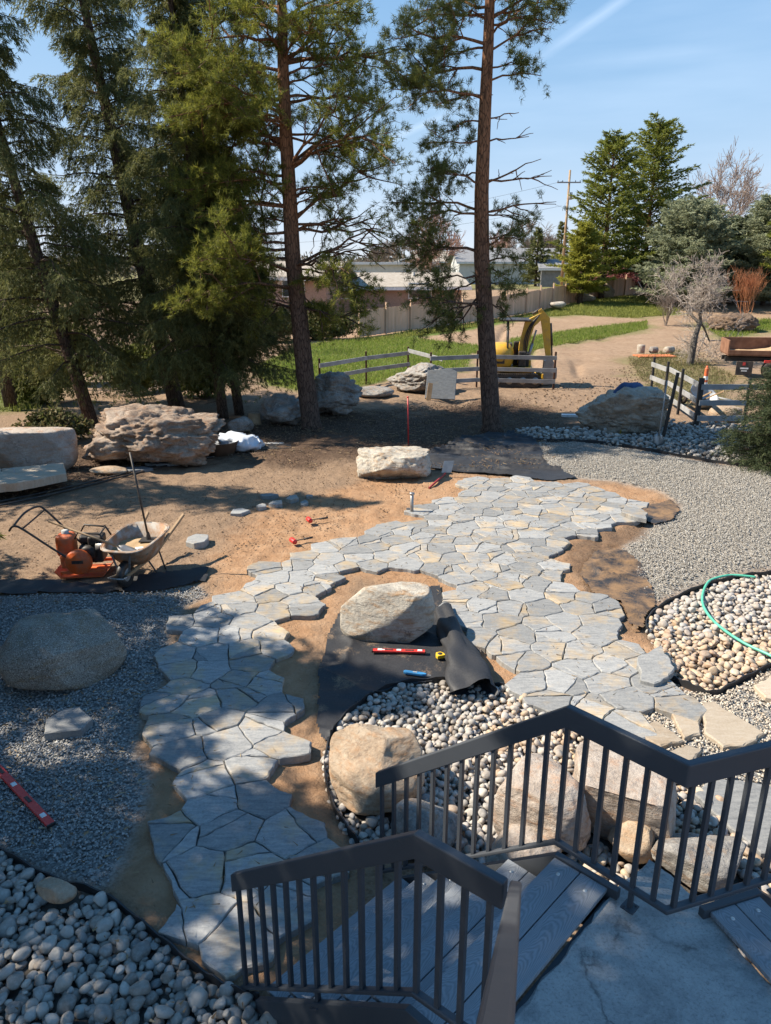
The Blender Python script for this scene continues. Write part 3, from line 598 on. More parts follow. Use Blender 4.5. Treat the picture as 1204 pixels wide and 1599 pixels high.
# ------------------------------------------------------------------ cobbles
def pebble_variants(n, sub, seed):
    out = []; V0, Fc = ICO[sub]
    for k in range(n):
        r = np.random.default_rng(seed+k); V = V0*np.array([1, r.uniform(.62, .9), r.uniform(.42, .66)])
        for _ in range(7):
            nn = r.normal(size=3); nn /= np.linalg.norm(nn); c = r.uniform(.42, .8); d = V@nn; m = d > c; V[m] -= np.outer(d[m]-c, nn)*.72
        V = V*(1+.16*fbm(V0*1.1+seed+k*7.7, seed+k, 2))[:, None]
        out.append((V, Fc))
    return out
def peb_mat(name, stops):
    t = NT(name); r = t.rnd(); v = t.coord('Object', shift=r)
    c = t.ramp(r, [(i/(len(stops)-1), s) for i, s in enumerate(stops)])
    f = t.noise(v, 2.5, 5, .6); c = t.mix(t.math('MULTIPLY', f, .5), c, t.ramp(f, [(.35, (.22, .185, .15)), (.65, (.54, .51, .46))]))
    sp = t.noise(v, 30, 3, .8); c = t.mix(t.math('MULTIPLY', t.math('SUBTRACT', sp, .35), .5, True), c, (.16, .14, .12))
    return t.fin(c, .62, t.bump(sp, .15, .05), 0, .35)
M_PEB_G = peb_mat('river_cobble', [(.13, .125, .12), (.36, .335, .30), (.22, .21, .20), (.46, .42, .365), (.27, .215, .17), (.37, .355, .33), (.17, .14, .115), (.52, .48, .42), (.31, .27, .225)])
M_PEB_W = peb_mat('pale_cobble', [(.33, .27, .215), (.44, .395, .345), (.29, .27, .26), (.50, .46, .40), (.36, .28, .21), (.41, .38, .36), (.33, .23, .155), (.52, .485, .435)])
M_PEB_T = peb_mat('tan_cobble', [(.42, .27, .145), (.52, .38, .235), (.38, .22, .125), (.56, .455, .33), (.45, .31, .19), (.36, .25, .17)])
VAR = [npmesh('cobble', *v, True) for v in pebble_variants(14, 3, 300)]
VAR_W = [m.copy() for m in VAR]; VAR_T = [m.copy() for m in VAR]
LOWV = pebble_variants(10, 2, 300); TINYV = pebble_variants(10, 1, 300)
for m in VAR: m.materials.append(M_PEB_G)
for m in VAR_W: m.materials.append(M_PEB_W)
for m in VAR_T: m.materials.append(M_PEB_T)

def rotm(r):
    a, b, c = r.normal(0, .35), r.normal(0, .3), r.uniform(0, 6.28)
    return np.array((Matrix.Rotation(c, 3, 'Z')@Matrix.Rotation(a, 3, 'X')@Matrix.Rotation(b, 3, 'Y')))
def cobble_bed(name, poly, rmin, rmax, cover, res, seed, pick, base=-.05, maxind=300, tries=5, low=False, skip=None):
    r = np.random.default_rng(seed); bed = empty(name, (0, 0, 0), kind='structure')
    xs = [q[0] for q in poly]; ys = [q[1] for q in poly]; x0, y0 = min(xs)-.3, min(ys)-.3
    H = np.full((int((max(ys)-y0+.3)/res)+2, int((max(xs)-x0+.3)/res)+2), base)
    mr = (rmin+rmax)/2*.85; n = int(area(poly)*cover/(math.pi*mr*mr*.75)); cand = sample_poly(poly, n*tries, r); stones = []
    for i in range(n):
        rad = rmin+(rmax-rmin)*r.beta(1.4, 2.9); vt = r.integers(0, len(VAR)); flat = .52
        best = None; k = int(rad/res)+1; g = np.arange(-k, k+1)*res; gx, gy = np.meshgrid(g, g); q = (gx/rad)**2+(gy/(rad*.78))**2; ok = q < .8; h = rad*flat*np.sqrt(np.clip(1-q, 0, 1))
        for j in range(tries):
            x, y = cand[i*tries+j]
            if any(((x-b[0])/(b[2]*.86))**2+((y-b[1])/(b[3]*.86))**2 < 1 for b in BOULDERS): continue
            ix, iy = int((x-x0)/res), int((y-y0)/res)
            if ix-k < 0 or iy-k < 0 or ix+k+1 > H.shape[1] or iy+k+1 > H.shape[0]: continue
            w = H[iy-k:iy+k+1, ix-k:ix+k+1]; z = np.percentile((w+h*.85)[ok], 82)
            if best is None or z < best[0]: best = (z, x, y, ix, iy)
        if best is None: continue
        z, x, y, ix, iy = best; w = H[iy-k:iy+k+1, ix-k:ix+k+1]; w[ok] = np.maximum(w[ok], (z+h*.85)[ok])
        stones.append((x, y, z, rad, vt))
    # show-largest order: near the camera and high in the pile
    def vis(s):
        if ray_out(s): return 0
        d = s[1]*math.cos(TH)+(HC-s[2])*math.sin(TH); return (s[3]/d)*(1+ (s[2]-base)*6)
    def ray_out(s):
        d = s[1]*math.cos(TH)+(HC-s[2])*math.sin(TH); u = CX+F*s[0]/d; v = CY-F*(s[1]*math.sin(TH)-(HC-s[2])*math.cos(TH))/d
        return not (-20 < u < 1224 and v < 1620)
    stones.sort(key=vis, reverse=True); rest = []; lv = TINYV if low else LOWV
    for i, (x, y, z, rad, vt) in enumerate(stones):
        M = rotm(r); sc = np.array([rad, rad*r.uniform(.9, 1.1), rad*r.uniform(.9, 1.15)]); kind = pick(x, y, r)
        if i < maxind and vis((x, y, z, rad, vt)) > 0:
            o = link('cobble', (VAR, VAR_W, VAR_T)[kind][vt], None, bed); o.location = (x, y, z); o.scale = sc; o.rotation_euler = Matrix(M.tolist()).to_euler()
        else: rest.append((kind, (lv[vt % 10][0]*sc)@M.T+np.array([x, y, z])))
    for kind in (0, 1, 2):
        g = [q for k, q in rest if k == kind]
        if not g: continue
        Fc = lv[0][1]; nv = len(lv[0][0]); o = link('cobbles', npmesh('cobbles', np.concatenate(g), np.concatenate([Fc+i*nv for i in range(len(g))]), True), (M_PEB_G, M_PEB_W, M_PEB_T)[kind], bed)
        tag(o, kind='stuff')
    return bed
def pk_grey(x, y, r): return 0
def pk_pale(x, y, r): return 1 if r.random() < .82 else 0
def pk_c(x, y, r):
    t = 1.0-(y-7.6)*.75+r.normal(0, .22); return 2 if t > .42 else 1
def pk_b(x, y, r):
    k = r.random()
    if x > 1.0: return 2 if k < .42 else 1
    return 0 if k < .45 else 1
cobble_bed('cobble_bed', BED_A, .022, .086, 1.8, .016, 1, pk_grey)
cobble_bed('cobble_bed', BED_B, .024, .070, 1.45, .014, 2, pk_b)
cobble_bed('cobble_bed', BED_C, .026, .082, 1.45, .016, 3, pk_c)
cobble_bed('cobble_bed', BED_D, .05, .10, 1.3, .03, 4, pk_grey, tries=2, low=True)

# ------------------------------------------------------------------ gravel
def ground_z(x, y): return np.asarray(T(x, y), float)
def gravel(name, poly, dens, rmin, rmax, seed, mat, label, lift=.012, falloff=None, cat='gravel'):
    r = np.random.default_rng(seed); n = int(area(poly)*dens); q = sample_poly(poly, n, r)
    if falloff is not None:
        d = polysd(q[:, 0], q[:, 1], poly)+.12*fbm2(q[:, 0], q[:, 1], 2.5, seed, 3); q = q[d > falloff*r.random(len(q))**2]
    n = len(q); rad = r.uniform(rmin, rmax, n)
    z = ground_z(q[:, 0], q[:, 1])+lift+.015*fbm2(q[:, 0], q[:, 1], 1.2, 8, 3)
    if poly is GRAV_R: z = z+.07*np.clip(polysd(q[:, 0], q[:, 1], poly)*.5, 0, 1)
    base = np.array([[1, 0, 0], [-1, 0, 0], [0, 1, 0], [0, -1, 0], [0, 0, 1], [0, 0, -1]], float)
    B = base[None]*r.uniform(.55, 1.15, (n, 6, 1)) + r.normal(0, .18, (n, 6, 3)); ax = r.uniform(0, 6.28, (n, 3)); 
    ca, sa = np.cos(ax), np.sin(ax)
    def rot(B, i, j, c, s): x = B[:, :, i]*c[:, None]-B[:, :, j]*s[:, None]; y = B[:, :, i]*s[:, None]+B[:, :, j]*c[:, None]; B[:, :, i] = x; B[:, :, j] = y
    rot(B, 1, 2, ca[:, 0], sa[:, 0]); rot(B, 0, 2, ca[:, 1], sa[:, 1]); rot(B, 0, 1, ca[:, 2], sa[:, 2]); B[:, :, 2] *= .7
    V = B*rad[:, None, None]+np.stack([q[:, 0], q[:, 1], z+rad*.3], 1)[:, None]
    F8 = np.array([[0, 2, 4], [2, 1, 4], [1, 3, 4], [3, 0, 4], [2, 0, 5], [1, 2, 5], [3, 1, 5], [0, 3, 5]])
    Fc = (F8[None]+np.arange(n)[:, None, None]*6).reshape(-1, 3)
    return tag(link(name, npmesh(name, V.reshape(-1, 3), Fc), mat), label, cat, kind='stuff')
def chip_mat(name, stops):
    t = NT(name); r = t.rnd(); return t.fin(t.ramp(r, [(i/(len(stops)-1), s) for i, s in enumerate(stops)]), .85, None, 0, .25)
M_CH_G = chip_mat('grey_gravel', [(.13, .13, .13), (.33, .32, .30), (.21, .205, .20), (.45, .43, .40), (.26, .25, .24)])
M_CH_T = chip_mat('tan_gravel', [(.30, .24, .18), (.50, .435, .35), (.39, .33, .26), (.60, .54, .455), (.33, .27, .21)])
M_CH_R = chip_mat('tan_grey_gravel', [(.18, .16, .135), (.345, .32, .28), (.25, .23, .205), (.45, .42, .37), (.22, .20, .175)])
M_CH_M = chip_mat('bark_chips', [(.06, .036, .024), (.19, .125, .085), (.10, .066, .045), (.27, .19, .13), (.13, .085, .06)])
gravel('gravel', GRAV_L, 2100, .009, .020, 5, M_CH_G, 'crushed grey gravel round the granite boulder', falloff=.25)
gravel('gravel', GRAV_R, 1050, .011, .022, 6, M_CH_R, 'crushed tan gravel right of the paving', falloff=.35)
gravel('gravel', PEA, 1500, .010, .022, 7, M_CH_T, 'loose pea gravel between the stepping stones')
gravel('bark_chips', MULCH, 150, .010, .026, 8, M_CH_M, 'bark chips and needle litter under the pines', .02, .5, 'bark chips')
gravel('pebble_spill', PP([(300,880),(380,800),(480,760),(640,740),(720,745),(640,800),(480,860),(390,890),(330,920)]), 60, .006, .016, 9, M_CH_M, 'scattered crumbs of soil on the sand by the patio', .01, .4, 'soil crumbs')
def clods():
    M = pmat('soil_clod', [(.10, .062, .04), (.24, .16, .10)], 6, 4, .95, .5, 30, .01, rnd=.25)
    poly = PP([(0,800),(330,745),(560,700),(700,745),(640,790),(470,850),(320,900),(180,910),(0,905)])
    gravel('soil_clods', poly, 45, .006, .022, 15, M, 'small clods of dry soil strewn over the dirt', .008, .3, 'soil clods')
    gravel('soil_clods', PPT([(770,620),(880,600),(1000,560),(1100,540),(1150,600),(1050,600),(900,650)]), 14, .02, .05, 16, M, 'clods of soil on the churned ground by the gate', .0, .3, 'soil clods')
clods()

# ------------------------------------------------------------------ bed edging, landscape fabric
M_EDGE = solid('black_edging', (.022, .022, .024), .55)
def smooth_line(pts, k=6):
    pts = [Vector(p) for p in pts]; out = []
    for i in range(len(pts)-1):
        p0 = pts[max(i-1, 0)]; p1 = pts[i]; p2 = pts[i+1]; p3 = pts[min(i+2, len(pts)-1)]
        for j in range(k):
            t = j/k; out.append(.5*((2*p1)+(p2-p0)*t+(2*p0-5*p1+4*p2-p3)*t*t+(3*p1-p0-3*p2+p3)*t**3))
    out.append(pts[-1]); return out
def edging(label, px, h=.10, th=.012):
    pts = smooth_line([P(u, v, .0) for u, v in px]); mb = MB(); n = len(pts); vs = []
    for i, p in enumerate(pts):
        d = (pts[min(i+1, n-1)]-pts[max(i-1, 0)]); d.z = 0; d.normalize(); s = Vector((d.y, -d.x, 0))*(th/2)
        w = .012*math.sin(i*1.7)
        vs += [p-s+Vector((0, 0, -.06)), p+s+Vector((0, 0, -.06)), p+s+Vector((0, 0, h*.55+w)), p-s+Vector((0, 0, h*.55+w))]
    fs = [(4*i+k, 4*i+(k+1) % 4, 4*i+4+(k+1) % 4, 4*i+4+k) for i in range(n-1) for k in range(4)]+[(3, 2, 1, 0), (4*n-4, 4*n-3, 4*n-2, 4*n-1)]
    mb.add(vs, fs); o = mb.build('bed_edging', M_EDGE); return tag(o, label, 'edging', 'black edging strips round the cobble beds')
edging('black edging between left gravel and the lower left cobbles', [(-60,1300),(0,1330),(80,1375),(160,1400),(235,1456),(300,1510),(350,1543),(405,1562)])
edging('black edging curving round the cobble bed below the fabric', [(560,1318),(525,1270),(508,1215),(510,1175),(525,1135),(570,1094),(620,1071),(690,1064),(745,1067),(790,1075)])
edging('black edging between tan gravel and the right-hand cobbles', [(1012,990),(1010,970),(1040,943),(1100,916),(1150,903),(1204,896),(1300,886)])
edging('black edging along the near side of the right-hand cobbles', [(1050,1062),(1080,1074),(1113,1085),(1150,1068),(1204,1041),(1290,1000)])
edging('black edging of the far cobbles beside the dark spruce', [(800,688),(860,688),(930,691),(1000,701),(1100,719),(1204,734),(1300,744)])

def fab_mat(name, dust, amt):
    t = NT(name); v = t.coord('World'); a = t.noise(v, 2.6, 6, .7); f = t.noise(v, 60, 3, .6)
    k = t.ramp(t.math('ADD', t.math('MULTIPLY', a, .8), t.math('MULTIPLY', f, .2)), [(.62-amt, (0, 0, 0)), (.80-amt, (1, 1, 1))])
    c = t.mix(k, t.ramp(f, [(.3, (.014, .014, .016)), (.7, (.034, .034, .037))]), dust)
    return t.fin(c, t.math('ADD', t.math('MULTIPLY', k, .3), .62), t.bump(t.noise(t.coord('World', (1, 2.2, 1)), 9, 4, .6), .25, .012), 0, .5)
def fabric(label, poly, res, lift, wr, seed, mat, freq=2.2, aniso=1.0):
    xs = [q[0] for q in poly]; ys = [q[1] for q in poly]; gx = np.arange(min(xs)-.2, max(xs)+.2, res); gy = np.arange(min(ys)-.2, max(ys)+.2, res)
    X, Y = np.meshgrid(gx, gy); x = X.ravel(); y = Y.ravel(); nx = len(gx); sd = polysd(x, y, poly)+.08*fbm2(x, y, 2.4, seed+3, 3)
    rid = (1-np.abs(fbm2((x+.4*fbm2(x, y, 1.1, seed+8, 2))/aniso, (y+.25*x)*aniso, freq, seed, 2)))**(5+3*aniso)
    z = np.asarray(T(x, y), float)+lift+wr*rid+wr*.35*fbm2(x, y, 6, seed+1, 3)*np.clip(.4+rid, 0, 1)+.35*wr*fbm2(x, y, 1.6, seed+2, 2); z = np.maximum(z, lift*.6)
    a = (np.arange(len(gy)-1)[:, None]*nx+np.arange(nx-1)[None]).ravel(); keep = (sd[a] > 0) & (sd[a+nx+1] > 0)
    a = a[keep]; Fc = np.stack([a, a+1, a+nx+1, a+nx], 1); used = np.unique(Fc); mp = np.full(len(x), -1); mp[used] = np.arange(len(used))
    o = link('landscape_fabric', npmesh('landscape_fabric', np.stack([x, y, z], 1)[used], mp[Fc], True), mat)
    return tag(o, label, 'fabric')
M_FAB = fab_mat('weed_fabric', (.33, .22, .13), .07); M_FAB2 = fab_mat('soiled_fabric', (.22, .13, .065), .21); M_FAB3 = fab_mat('clean_fabric', (.10, .08, .06), -.14)
fabric('black fabric spread under the grey boulder inside the paving', FAB_C, .022, .02, .05, 3, M_FAB, 1.5, 1.5)
fabric('crumpled black fabric by the right pine at the end of the patio', FAB_F, .03, .03, .09, 5, M_FAB3, 1.1, 2.0)
fabric('soil covered black fabric between patio edge and tan gravel', FAB_R, .025, .03, .06, 7, M_FAB2, 1.6, 1.6)
fabric('scrap of soiled fabric at the far right corner of the patio', FAB_R2, .03, .025, .05, 11, M_FAB2, 1.6, 1.6)
fabric('dark fabric edge sticking out between gravel and dirt at the left', FAB_L, .05, .02, .05, 9, M_FAB3, 2.0)
def folded_fabric():
    line = [P(692,952,.06), P(704,985,.10), P(716,1015,.12), P(728,1045,.12), P(742,1078,.10)]; pts = smooth_line(line, 6); n = 26; vs = []; r = random.Random(3)
    for i, p in enumerate(pts):
        d = (pts[min(i+1, len(pts)-1)]-pts[max(i-1, 0)]); d.z = 0; d.normalize(); s = Vector((d.y, -d.x, 0)); w = .10+.16*(i/len(pts))
        for k in range(n):
            t = 2*math.pi*k/n; wob = 1+.16*math.sin(3*t+i*.35)+.10*math.sin(5*t-i*.6); vs.append(p+s*(math.cos(t)*w*wob)+Vector((0, 0, 1))*(math.sin(t)*.10*wob)+d*.05*math.sin(2*t))
    fs = [(i*n+k, i*n+(k+1) % n, (i+1)*n+(k+1) % n, (i+1)*n+k) for i in range(len(pts)-1) for k in range(n)]
    mb = MB(); mb.add(vs, fs, True); o = mb.build('fabric_roll', M_FAB3); tag(o, 'folded roll of black fabric beside the grey boulder', 'fabric')
folded_fabric()
# ================================================================== stair, railings, slab
E1 = Vector((-.725, .688, 0)).normalized(); N1 = Vector((E1.y, -E1.x, 0))      # down the lower flight; along its boards (near to far)
E2 = Vector((.950, .312, 0)).normalized(); N2 = Vector((-E2.y, E2.x, 0))       # right-hand flight; along its boards (away)
def deck_mat():
    t = NT('grey_composite'); r = t.rnd(); 
    v = t.coord('Object', shift=r); sx = t.n('SeparateXYZ'); t.L.new(t.n('TexCoord').outputs['Object'], sx.inputs[0]); warpn = t.noise(t.coord('Object', (1.6, 3, 1), shift=r), 2.2, 3, .5)
    yy = t.math('ADD', sx.outputs[1], t.math('MULTIPLY', t.math('SUBTRACT', warpn, .5), .09)); q = t.math('ADD', t.math('MULTIPLY', t.math('MULTIPLY', yy, yy), 62), t.math('ADD', sx.outputs[0], t.math('MULTIPLY', r, 3)))
    q = t.math('ADD', q, t.math('MULTIPLY', warpn, .5)); wv = t.math('ADD', t.math('MULTIPLY', t.math('SINE', t.math('MULTIPLY', q, 120)), .5), .5)
    f = t.noise(t.coord('Object', (3, 60, 3), shift=r), 3, 4, .6); d = t.noise(t.coord('Object', shift=r), 7, 5, .6)
    c = t.ramp(t.math('ADD', t.math('MULTIPLY', wv, .42), t.math('MULTIPLY', f, .58)), [(.15, (.17, .182, .198)), (.5, (.24, .256, .276)), (.9, (.30, .315, .335))])
    c = t.mix(t.math('MULTIPLY', t.math('SUBTRACT', d, .5, True), 1.2), c, (.22, .20, .18))
    bp = t.bump(wv, .35, .003); return t.fin(c, .62, t.bump(f, .3, .002, bp), 0, .4)
M_DECK = deck_mat()
def rail_mat(name, a, b, rough):
    t = NT(name); v = t.coord('Object'); n = t.noise(v, 3, 6, .7); s = t.noise(t.coord('Object', (1, 1, 6)), 14, 4, .7)
    c = t.mix(n, a, b); c = t.mix(t.ramp(s, [(.60, (0, 0, 0)), (.75, (.35, .35, .35))]), c, (.115, .115, .115))
    return t.fin(c, t.math('ADD', t.math('MULTIPLY', n, .2), rough), t.bump(t.noise(v, 180, 3), .06, .002), 0, .45)
M_RAIL = rail_mat('dark_grey_paint', (.045, .051, .060), (.062, .068, .078), .38); M_FASC = rail_mat('stringer_paint', (.046, .051, .059), (.062, .068, .077), .44)
M_SCREW = solid('screw_cap', (.62, .62, .60), .35, .6)

ZS = 1.08; SLOPE = .83
NB = Vector((.118, 2.574, 0)); FB = NB+N1*1.278          # bends of near and far stringer in plan
LOWER_LEN = 1.27
STAIR = empty('stair', (NB+FB)/2+E1*.6, 0, 'grey composite board stair with dark stringers going down to the path', 'stair')
SB = STAIR.location.copy()
def board(parent, c, d, length, w, th, screws=(), name='tread_board'):
    """a board centred on c with its length along d"""
    mb = MB(); mb.box((0, 0, 0), (length, w, th)); o = mb.build(name, M_DECK, parent, .005); o.location = Vector(c)-parent.location; o.rotation_euler = (0, 0, math.atan2(d.y, d.x))
    for (sx, sy) in screws:
        m = MB(); m.lathe([(0, .004), (.010, .004), (.012, .0), (.012, -.004)], n=12); s = m.build('screw_cap', M_SCREW, o); s.location = (sx, sy, th/2)
    return o
mid = (NB+FB)/2; LB = 1.278-.05
for k in range(2):   # top platform
    c = mid-E1*(.085+k*.172)+Vector((0, 0, ZS-.018)); board(STAIR, c, N1, LB+.05+.04*k, .166, .03, [(LB/2-.075, .0), (-LB/2+.075, .0)])
for i in range(1, 6):
    z = ZS-.018-.19*i
    for k in range(2):
        c = mid+E1*(.229*i-.005-k*.150)+Vector((0, 0, z)); board(STAIR, c, N1, LB, .145, .03, [(LB/2-.075, 0), (-LB/2+.075, 0)] if k == 0 else [])
    m = MB(); c = mid+E1*(.229*i-.005-.232); m.box((0, 0, 0), (LB, .012, .13)); o = m.build('riser', M_FASC, STAIR); o.location = c+Vector((0, 0, z+.085))-SB; o.rotation_euler = (0, 0, math.atan2(N1.y, N1.x))
def stringer(parent, a, side, lev, length, name='stringer'):
    """plate with a level top then a slope; a = bend point in plan"""
    th = .042; base = parent.location; n = N1*side
    prof = [(-lev, ZS+.012), (0, ZS+.012), (length, ZS+.012-SLOPE*length), (length, max(-.05, ZS-SLOPE*length-.30)), (.05, ZS-.36), (-lev, ZS-.36)]
    mb = MB(); vs = [a+E1*s+Vector((0, 0, z))+n*o-base for o in (0, th) for (s, z) in prof]; k = len(prof)
    mb.add(vs, [tuple(range(k)), tuple(range(2*k-1, k-1, -1))]+[(i, i+k, (i+1) % k+k, (i+1) % k) for i in range(k)])
    return mb.build(name, M_FASC, parent, .004)
stringer(STAIR, NB, -1, .42, 1.24); stringer(STAIR, FB, 1, .40, 1.24)
# closed skirt and posts under the near side
mb = MB()
pr = [(-.42, ZS-.36), (.05, ZS-.36), (1.18, .02), (1.18, -.1), (-.42, -.1)]
a = NB-N1*.03; vs = [a+E1*s+Vector((0, 0, z))+N1*o-SB for o in (0, .02) for (s, z) in pr]; k = len(pr)
mb.add(vs, [tuple(range(k)), tuple(range(2*k-1, k-1, -1))]+[(i, i+k, (i+1) % k+k, (i+1) % k) for i in range(k)]); mb.build('skirt', M_FASC, STAIR)
mb = MB(); mb.box((0, 0, 0), (LB, .04, .26)); o = mb.build('platform_joist', M_FASC, STAIR); o.location = mid-E1*.36+Vector((0, 0, ZS-.19))-SB; o.rotation_euler = (0, 0, math.atan2(N1.y, N1.x))
for s in (.06, .5, .94):
    mb = MB(); mb.box((0, 0, .36), (.09, .09, .74)); o = mb.build('post', M_FASC, STAIR); o.location = NB+N1*(1.278*s)-E1*.3-SB

def rail_run(parent, pts, dtop, w=.045, h=.135, name='top_rail'):
    """board-on-edge rail along pts; all corners mitred"""
    base = parent.location; n = len(pts); vs = []
    for i, p in enumerate(pts):
        p = Vector(p)
        def side(q, r): d = (Vector(r)-Vector(q)); d.z = 0; d.normalize(); return Vector((d.y, -d.x, 0))
        if i == 0: s = side(pts[0], pts[1])
        elif i == n-1: s = side(pts[-2], pts[-1])
        else:
            s1 = side(pts[i-1], p); s2 = side(p, pts[i+1]); s = s1+s2; s = s/max(.3, s.dot(s1))
        for (a, b) in ((-.5, -h), (.5, -h), (.5, 0), (-.5, 0)): vs.append(p+s*(a*w)+Vector((0, 0, b+dtop))-base)
    fs = [(4*i+k, 4*i+(k+1) % 4, 4*i+4+(k+1) % 4, 4*i+4+k) for i in range(n-1) for k in range(4)]+[(3, 2, 1, 0), (4*n-4, 4*n-3, 4*n-2, 4*n-1)]
    mb = MB(); mb.add(vs, fs); return mb.build(name, M_RAIL, parent, .009, 3)
def railing(label, pts, plan_spacing=.125, posts=(), start=.06):
    """pts: platform-level line (walking surface) of the railing"""
    o = empty('railing', pts[0], 0, label, 'railing'); base = o.location
    rail_run(o, pts, 1.045); rail_run(o, [Vector(p) for p in pts], .145, .042, .032, 'bottom_rail')
    Ls = [((Vector(pts[i+1])-Vector(pts[i])).xy).length for i in range(len(pts)-1)]; tot = sum(Ls); s = start; bm = None; k = 0
    while s < tot-.02:
        q = s
        for i, l in enumerate(Ls):
            if q <= l: break
            q -= l
        d = Vector(pts[i+1])-Vector(pts[i]); p = Vector(pts[i])+d*(q/Ls[i]); an = math.atan2(d.y, d.x); low = k in posts
        m = MB(); z0 = -.03 if low else .135; m.box((0, 0, (z0+.925)/2), (.026, .026, .925-z0)); b = m.build('baluster', M_RAIL, o, .002, 1); b.location = p-base; b.rotation_euler = (0, 0, an)
        if low: g = MB(); g.box((0, 0, .004), (.075, .075, .010)); g.box((.024, .024, .012), (.012, .012, .012)); g.box((-.024, -.024, .012), (.012, .012, .012)); pl = g.build('foot_bracket', M_RAIL, o, .001, 1); pl.location = p-base+Vector((0, 0, .0)); pl.rotation_euler = (0, math.atan2(d.z, d.xy.length)*-1, an)
        s += plan_spacing; k += 1
    return o
def slopez(bend, s): return bend+E1*s+Vector((0, 0, ZS-SLOPE*s))
z1 = Vector((0, 0, ZS))
FC = Vector((1.462, 2.995, 0)); FB2 = FB+Vector((.0, -.02, 0))
farD = FC+E2*.85
railing('far dark railing along the stair and round the slab corner', [slopez(FB2, 1.46), FB2+z1, FC+z1, farD+z1, farD+E2*.9+Vector((0, 0, ZS-.75))], .118, (6, 16, 24, 31), .05)
NB2 = NB+Vector((.015, -.035, 0)); NC = Vector((.489, 2.254, 0))
railing('near dark railing along the left side of the stair', [slopez(NB2, 1.45), NB2+z1, NC+z1-Vector((.02, -.02, 0))], .118, (0, 6, 15), .045)
E3 = Vector((-.225, -.974, 0)).normalized()
u0 = NC+Vector((.012, -.01, 0)); railing('handrail of the upper flight rising towards the viewer', [u0+z1+Vector((0, 0, .03)), u0+E3*2.4+Vector((0, 0, ZS+.03+2.4*.85))], .118, (0, 8, 16), .10)

# right-hand platform and flight
RP = P(1111, 1428, ZS); RP.z = 0
RST = empty('stair', RP, 0, 'short grey board stair going down to the right of the concrete slab', 'stair')
LR = 1.5
def rboard(off, z, scr=True):
    c = RP+E2*(off+.08)-N2*(LR/2-.02)+Vector((0, 0, z)); board(RST, c, N2, LR, .163, .03, [(LR/2-.075, 0), (-LR/2+.075, 0)] if scr else [])
rboard(.012, ZS-.018); rboard(.182, ZS-.018)
for i in range(1, 6):
    for k in range(2): rboard(.182+.229*i-k*.15+.02, ZS-.018-.19*i)
for (ss, sd) in ((.02, 1), (-LR+.02, -1)):
    prof = [(-.03, ZS+.012), (.36, ZS+.012), (1.6, ZS+.012-SLOPE*1.24), (1.6, ZS-SLOPE*1.24-.30), (.41, ZS-.36), (-.03, ZS-.36)]; k = len(prof); mb = MB()
    vs = [N2*(ss+o)+E2*s+Vector((0, 0, z)) for o in (0, .042*sd) for (s, z) in prof]
    mb.add(vs, [tuple(range(k)), tuple(range(2*k-1, k-1, -1))]+[(i, i+k, (i+1) % k+k, (i+1) % k) for i in range(k)]); mb.build('stringer', M_FASC, RST, .004)
mb = MB(); mb.box((0, 0, 0), (LR, .04, .28)); o = mb.build('platform_joist', M_FASC, RST); o.location = -N2*(LR/2-.02)+E2*.0+Vector((0, 0, ZS-.20)); o.rotation_euler = (0, 0, math.atan2(N2.y, N2.x))

# stamped concrete slab between the flights
def slab():
    tip = P(1012, 1336, 1.03); L1 = P(957, 1391, 1.03); R1 = P(1094, 1410, 1.03)
    L2 = L1-N1*2.6; R2 = R1-N2*1.9; poly = [tuple(q)[:2] for q in (tip, L1, L2, (L2+R2)/2+Vector((0, -.4, 0)), R2, R1)]
    me, c = stone_mesh(poly, .13, random.Random(4), 0, .012, True)
    t = NT('stamped_concrete'); v = t.coord('World'); a = t.noise(v, 2.2, 7, .7, .5); f = t.noise(v, 60, 5, .75); g = t.noise(v, 9, 6, .7)
    col = t.ramp(t.math('ADD', t.math('MULTIPLY', a, .55), t.math('MULTIPLY', g, .45)), [(.3, (.17, .172, .17)), (.48, (.33, .328, .315)), (.7, (.48, .47, .445))])
    vv = t.n('VectorMath', operation='ADD'); nz = t.n('TexNoise'); nz.inputs['Scale'].default_value = 2.6; nz.inputs['Detail'].default_value = 7; nz.inputs['Roughness'].default_value = .6; t.L.new(v, nz.inputs['Vector'])
    sc = t.n('VectorMath', operation='SCALE'); t.L.new(nz.outputs['Color'], sc.inputs[0]); sc.inputs['Scale'].default_value = .45; t.L.new(v, vv.inputs[0]); t.L.new(sc.outputs[0], vv.inputs[1])
    cr = t.voro(vv.outputs[0], 1.25, 'DISTANCE_TO_EDGE'); crm = t.ramp(cr, [(0, (1, 1, 1)), (.018, (.25, .25, .25)), (.05, (0, 0, 0))]); brk = t.ramp(t.noise(v, 3.4, 4), [(.42, (0, 0, 0)), (.58, (1, 1, 1))]); crm = t.math('MULTIPLY', crm, brk)
    col = t.mix(t.math('MULTIPLY', crm, .75), col, (.05, .05, .05)); col = t.mix(t.ramp(f, [(.5, (0, 0, 0)), (.68, (.6, .6, .6))]), col, (.10, .102, .104)); gg = t.noise(v, 26, 6, .8); col = t.mix(t.ramp(gg, [(.5, (0, 0, 0)), (.66, (.5, .5, .5))]), col, (.44, .42, .39))
    bp = t.bump(a, .8, .04); bp = t.bump(g, .7, .02, bp); bp = t.bump(crm, -.5, .012, bp); bp = t.bump(f, .6, .006, bp)
    m = t.fin(col, .75, bp, 0, .35)
    o = link('landing_slab', me, m); o.location = (c[0], c[1], .90); tag(o, 'stamped grey concrete landing slab between the two stairs', 'slab')
    cc = Vector((c[0], c[1], 0)); mb = MB(); ip = [((x-c[0])*.80, (y-c[1])*.80) for x, y in poly]; mb.prism(ip, -.1, .90); b = mb.build('landing_base', M_FASC); b.location = cc-Vector((0, .1, 0)); tag(b, 'dark framed base under the concrete landing slab', 'base')
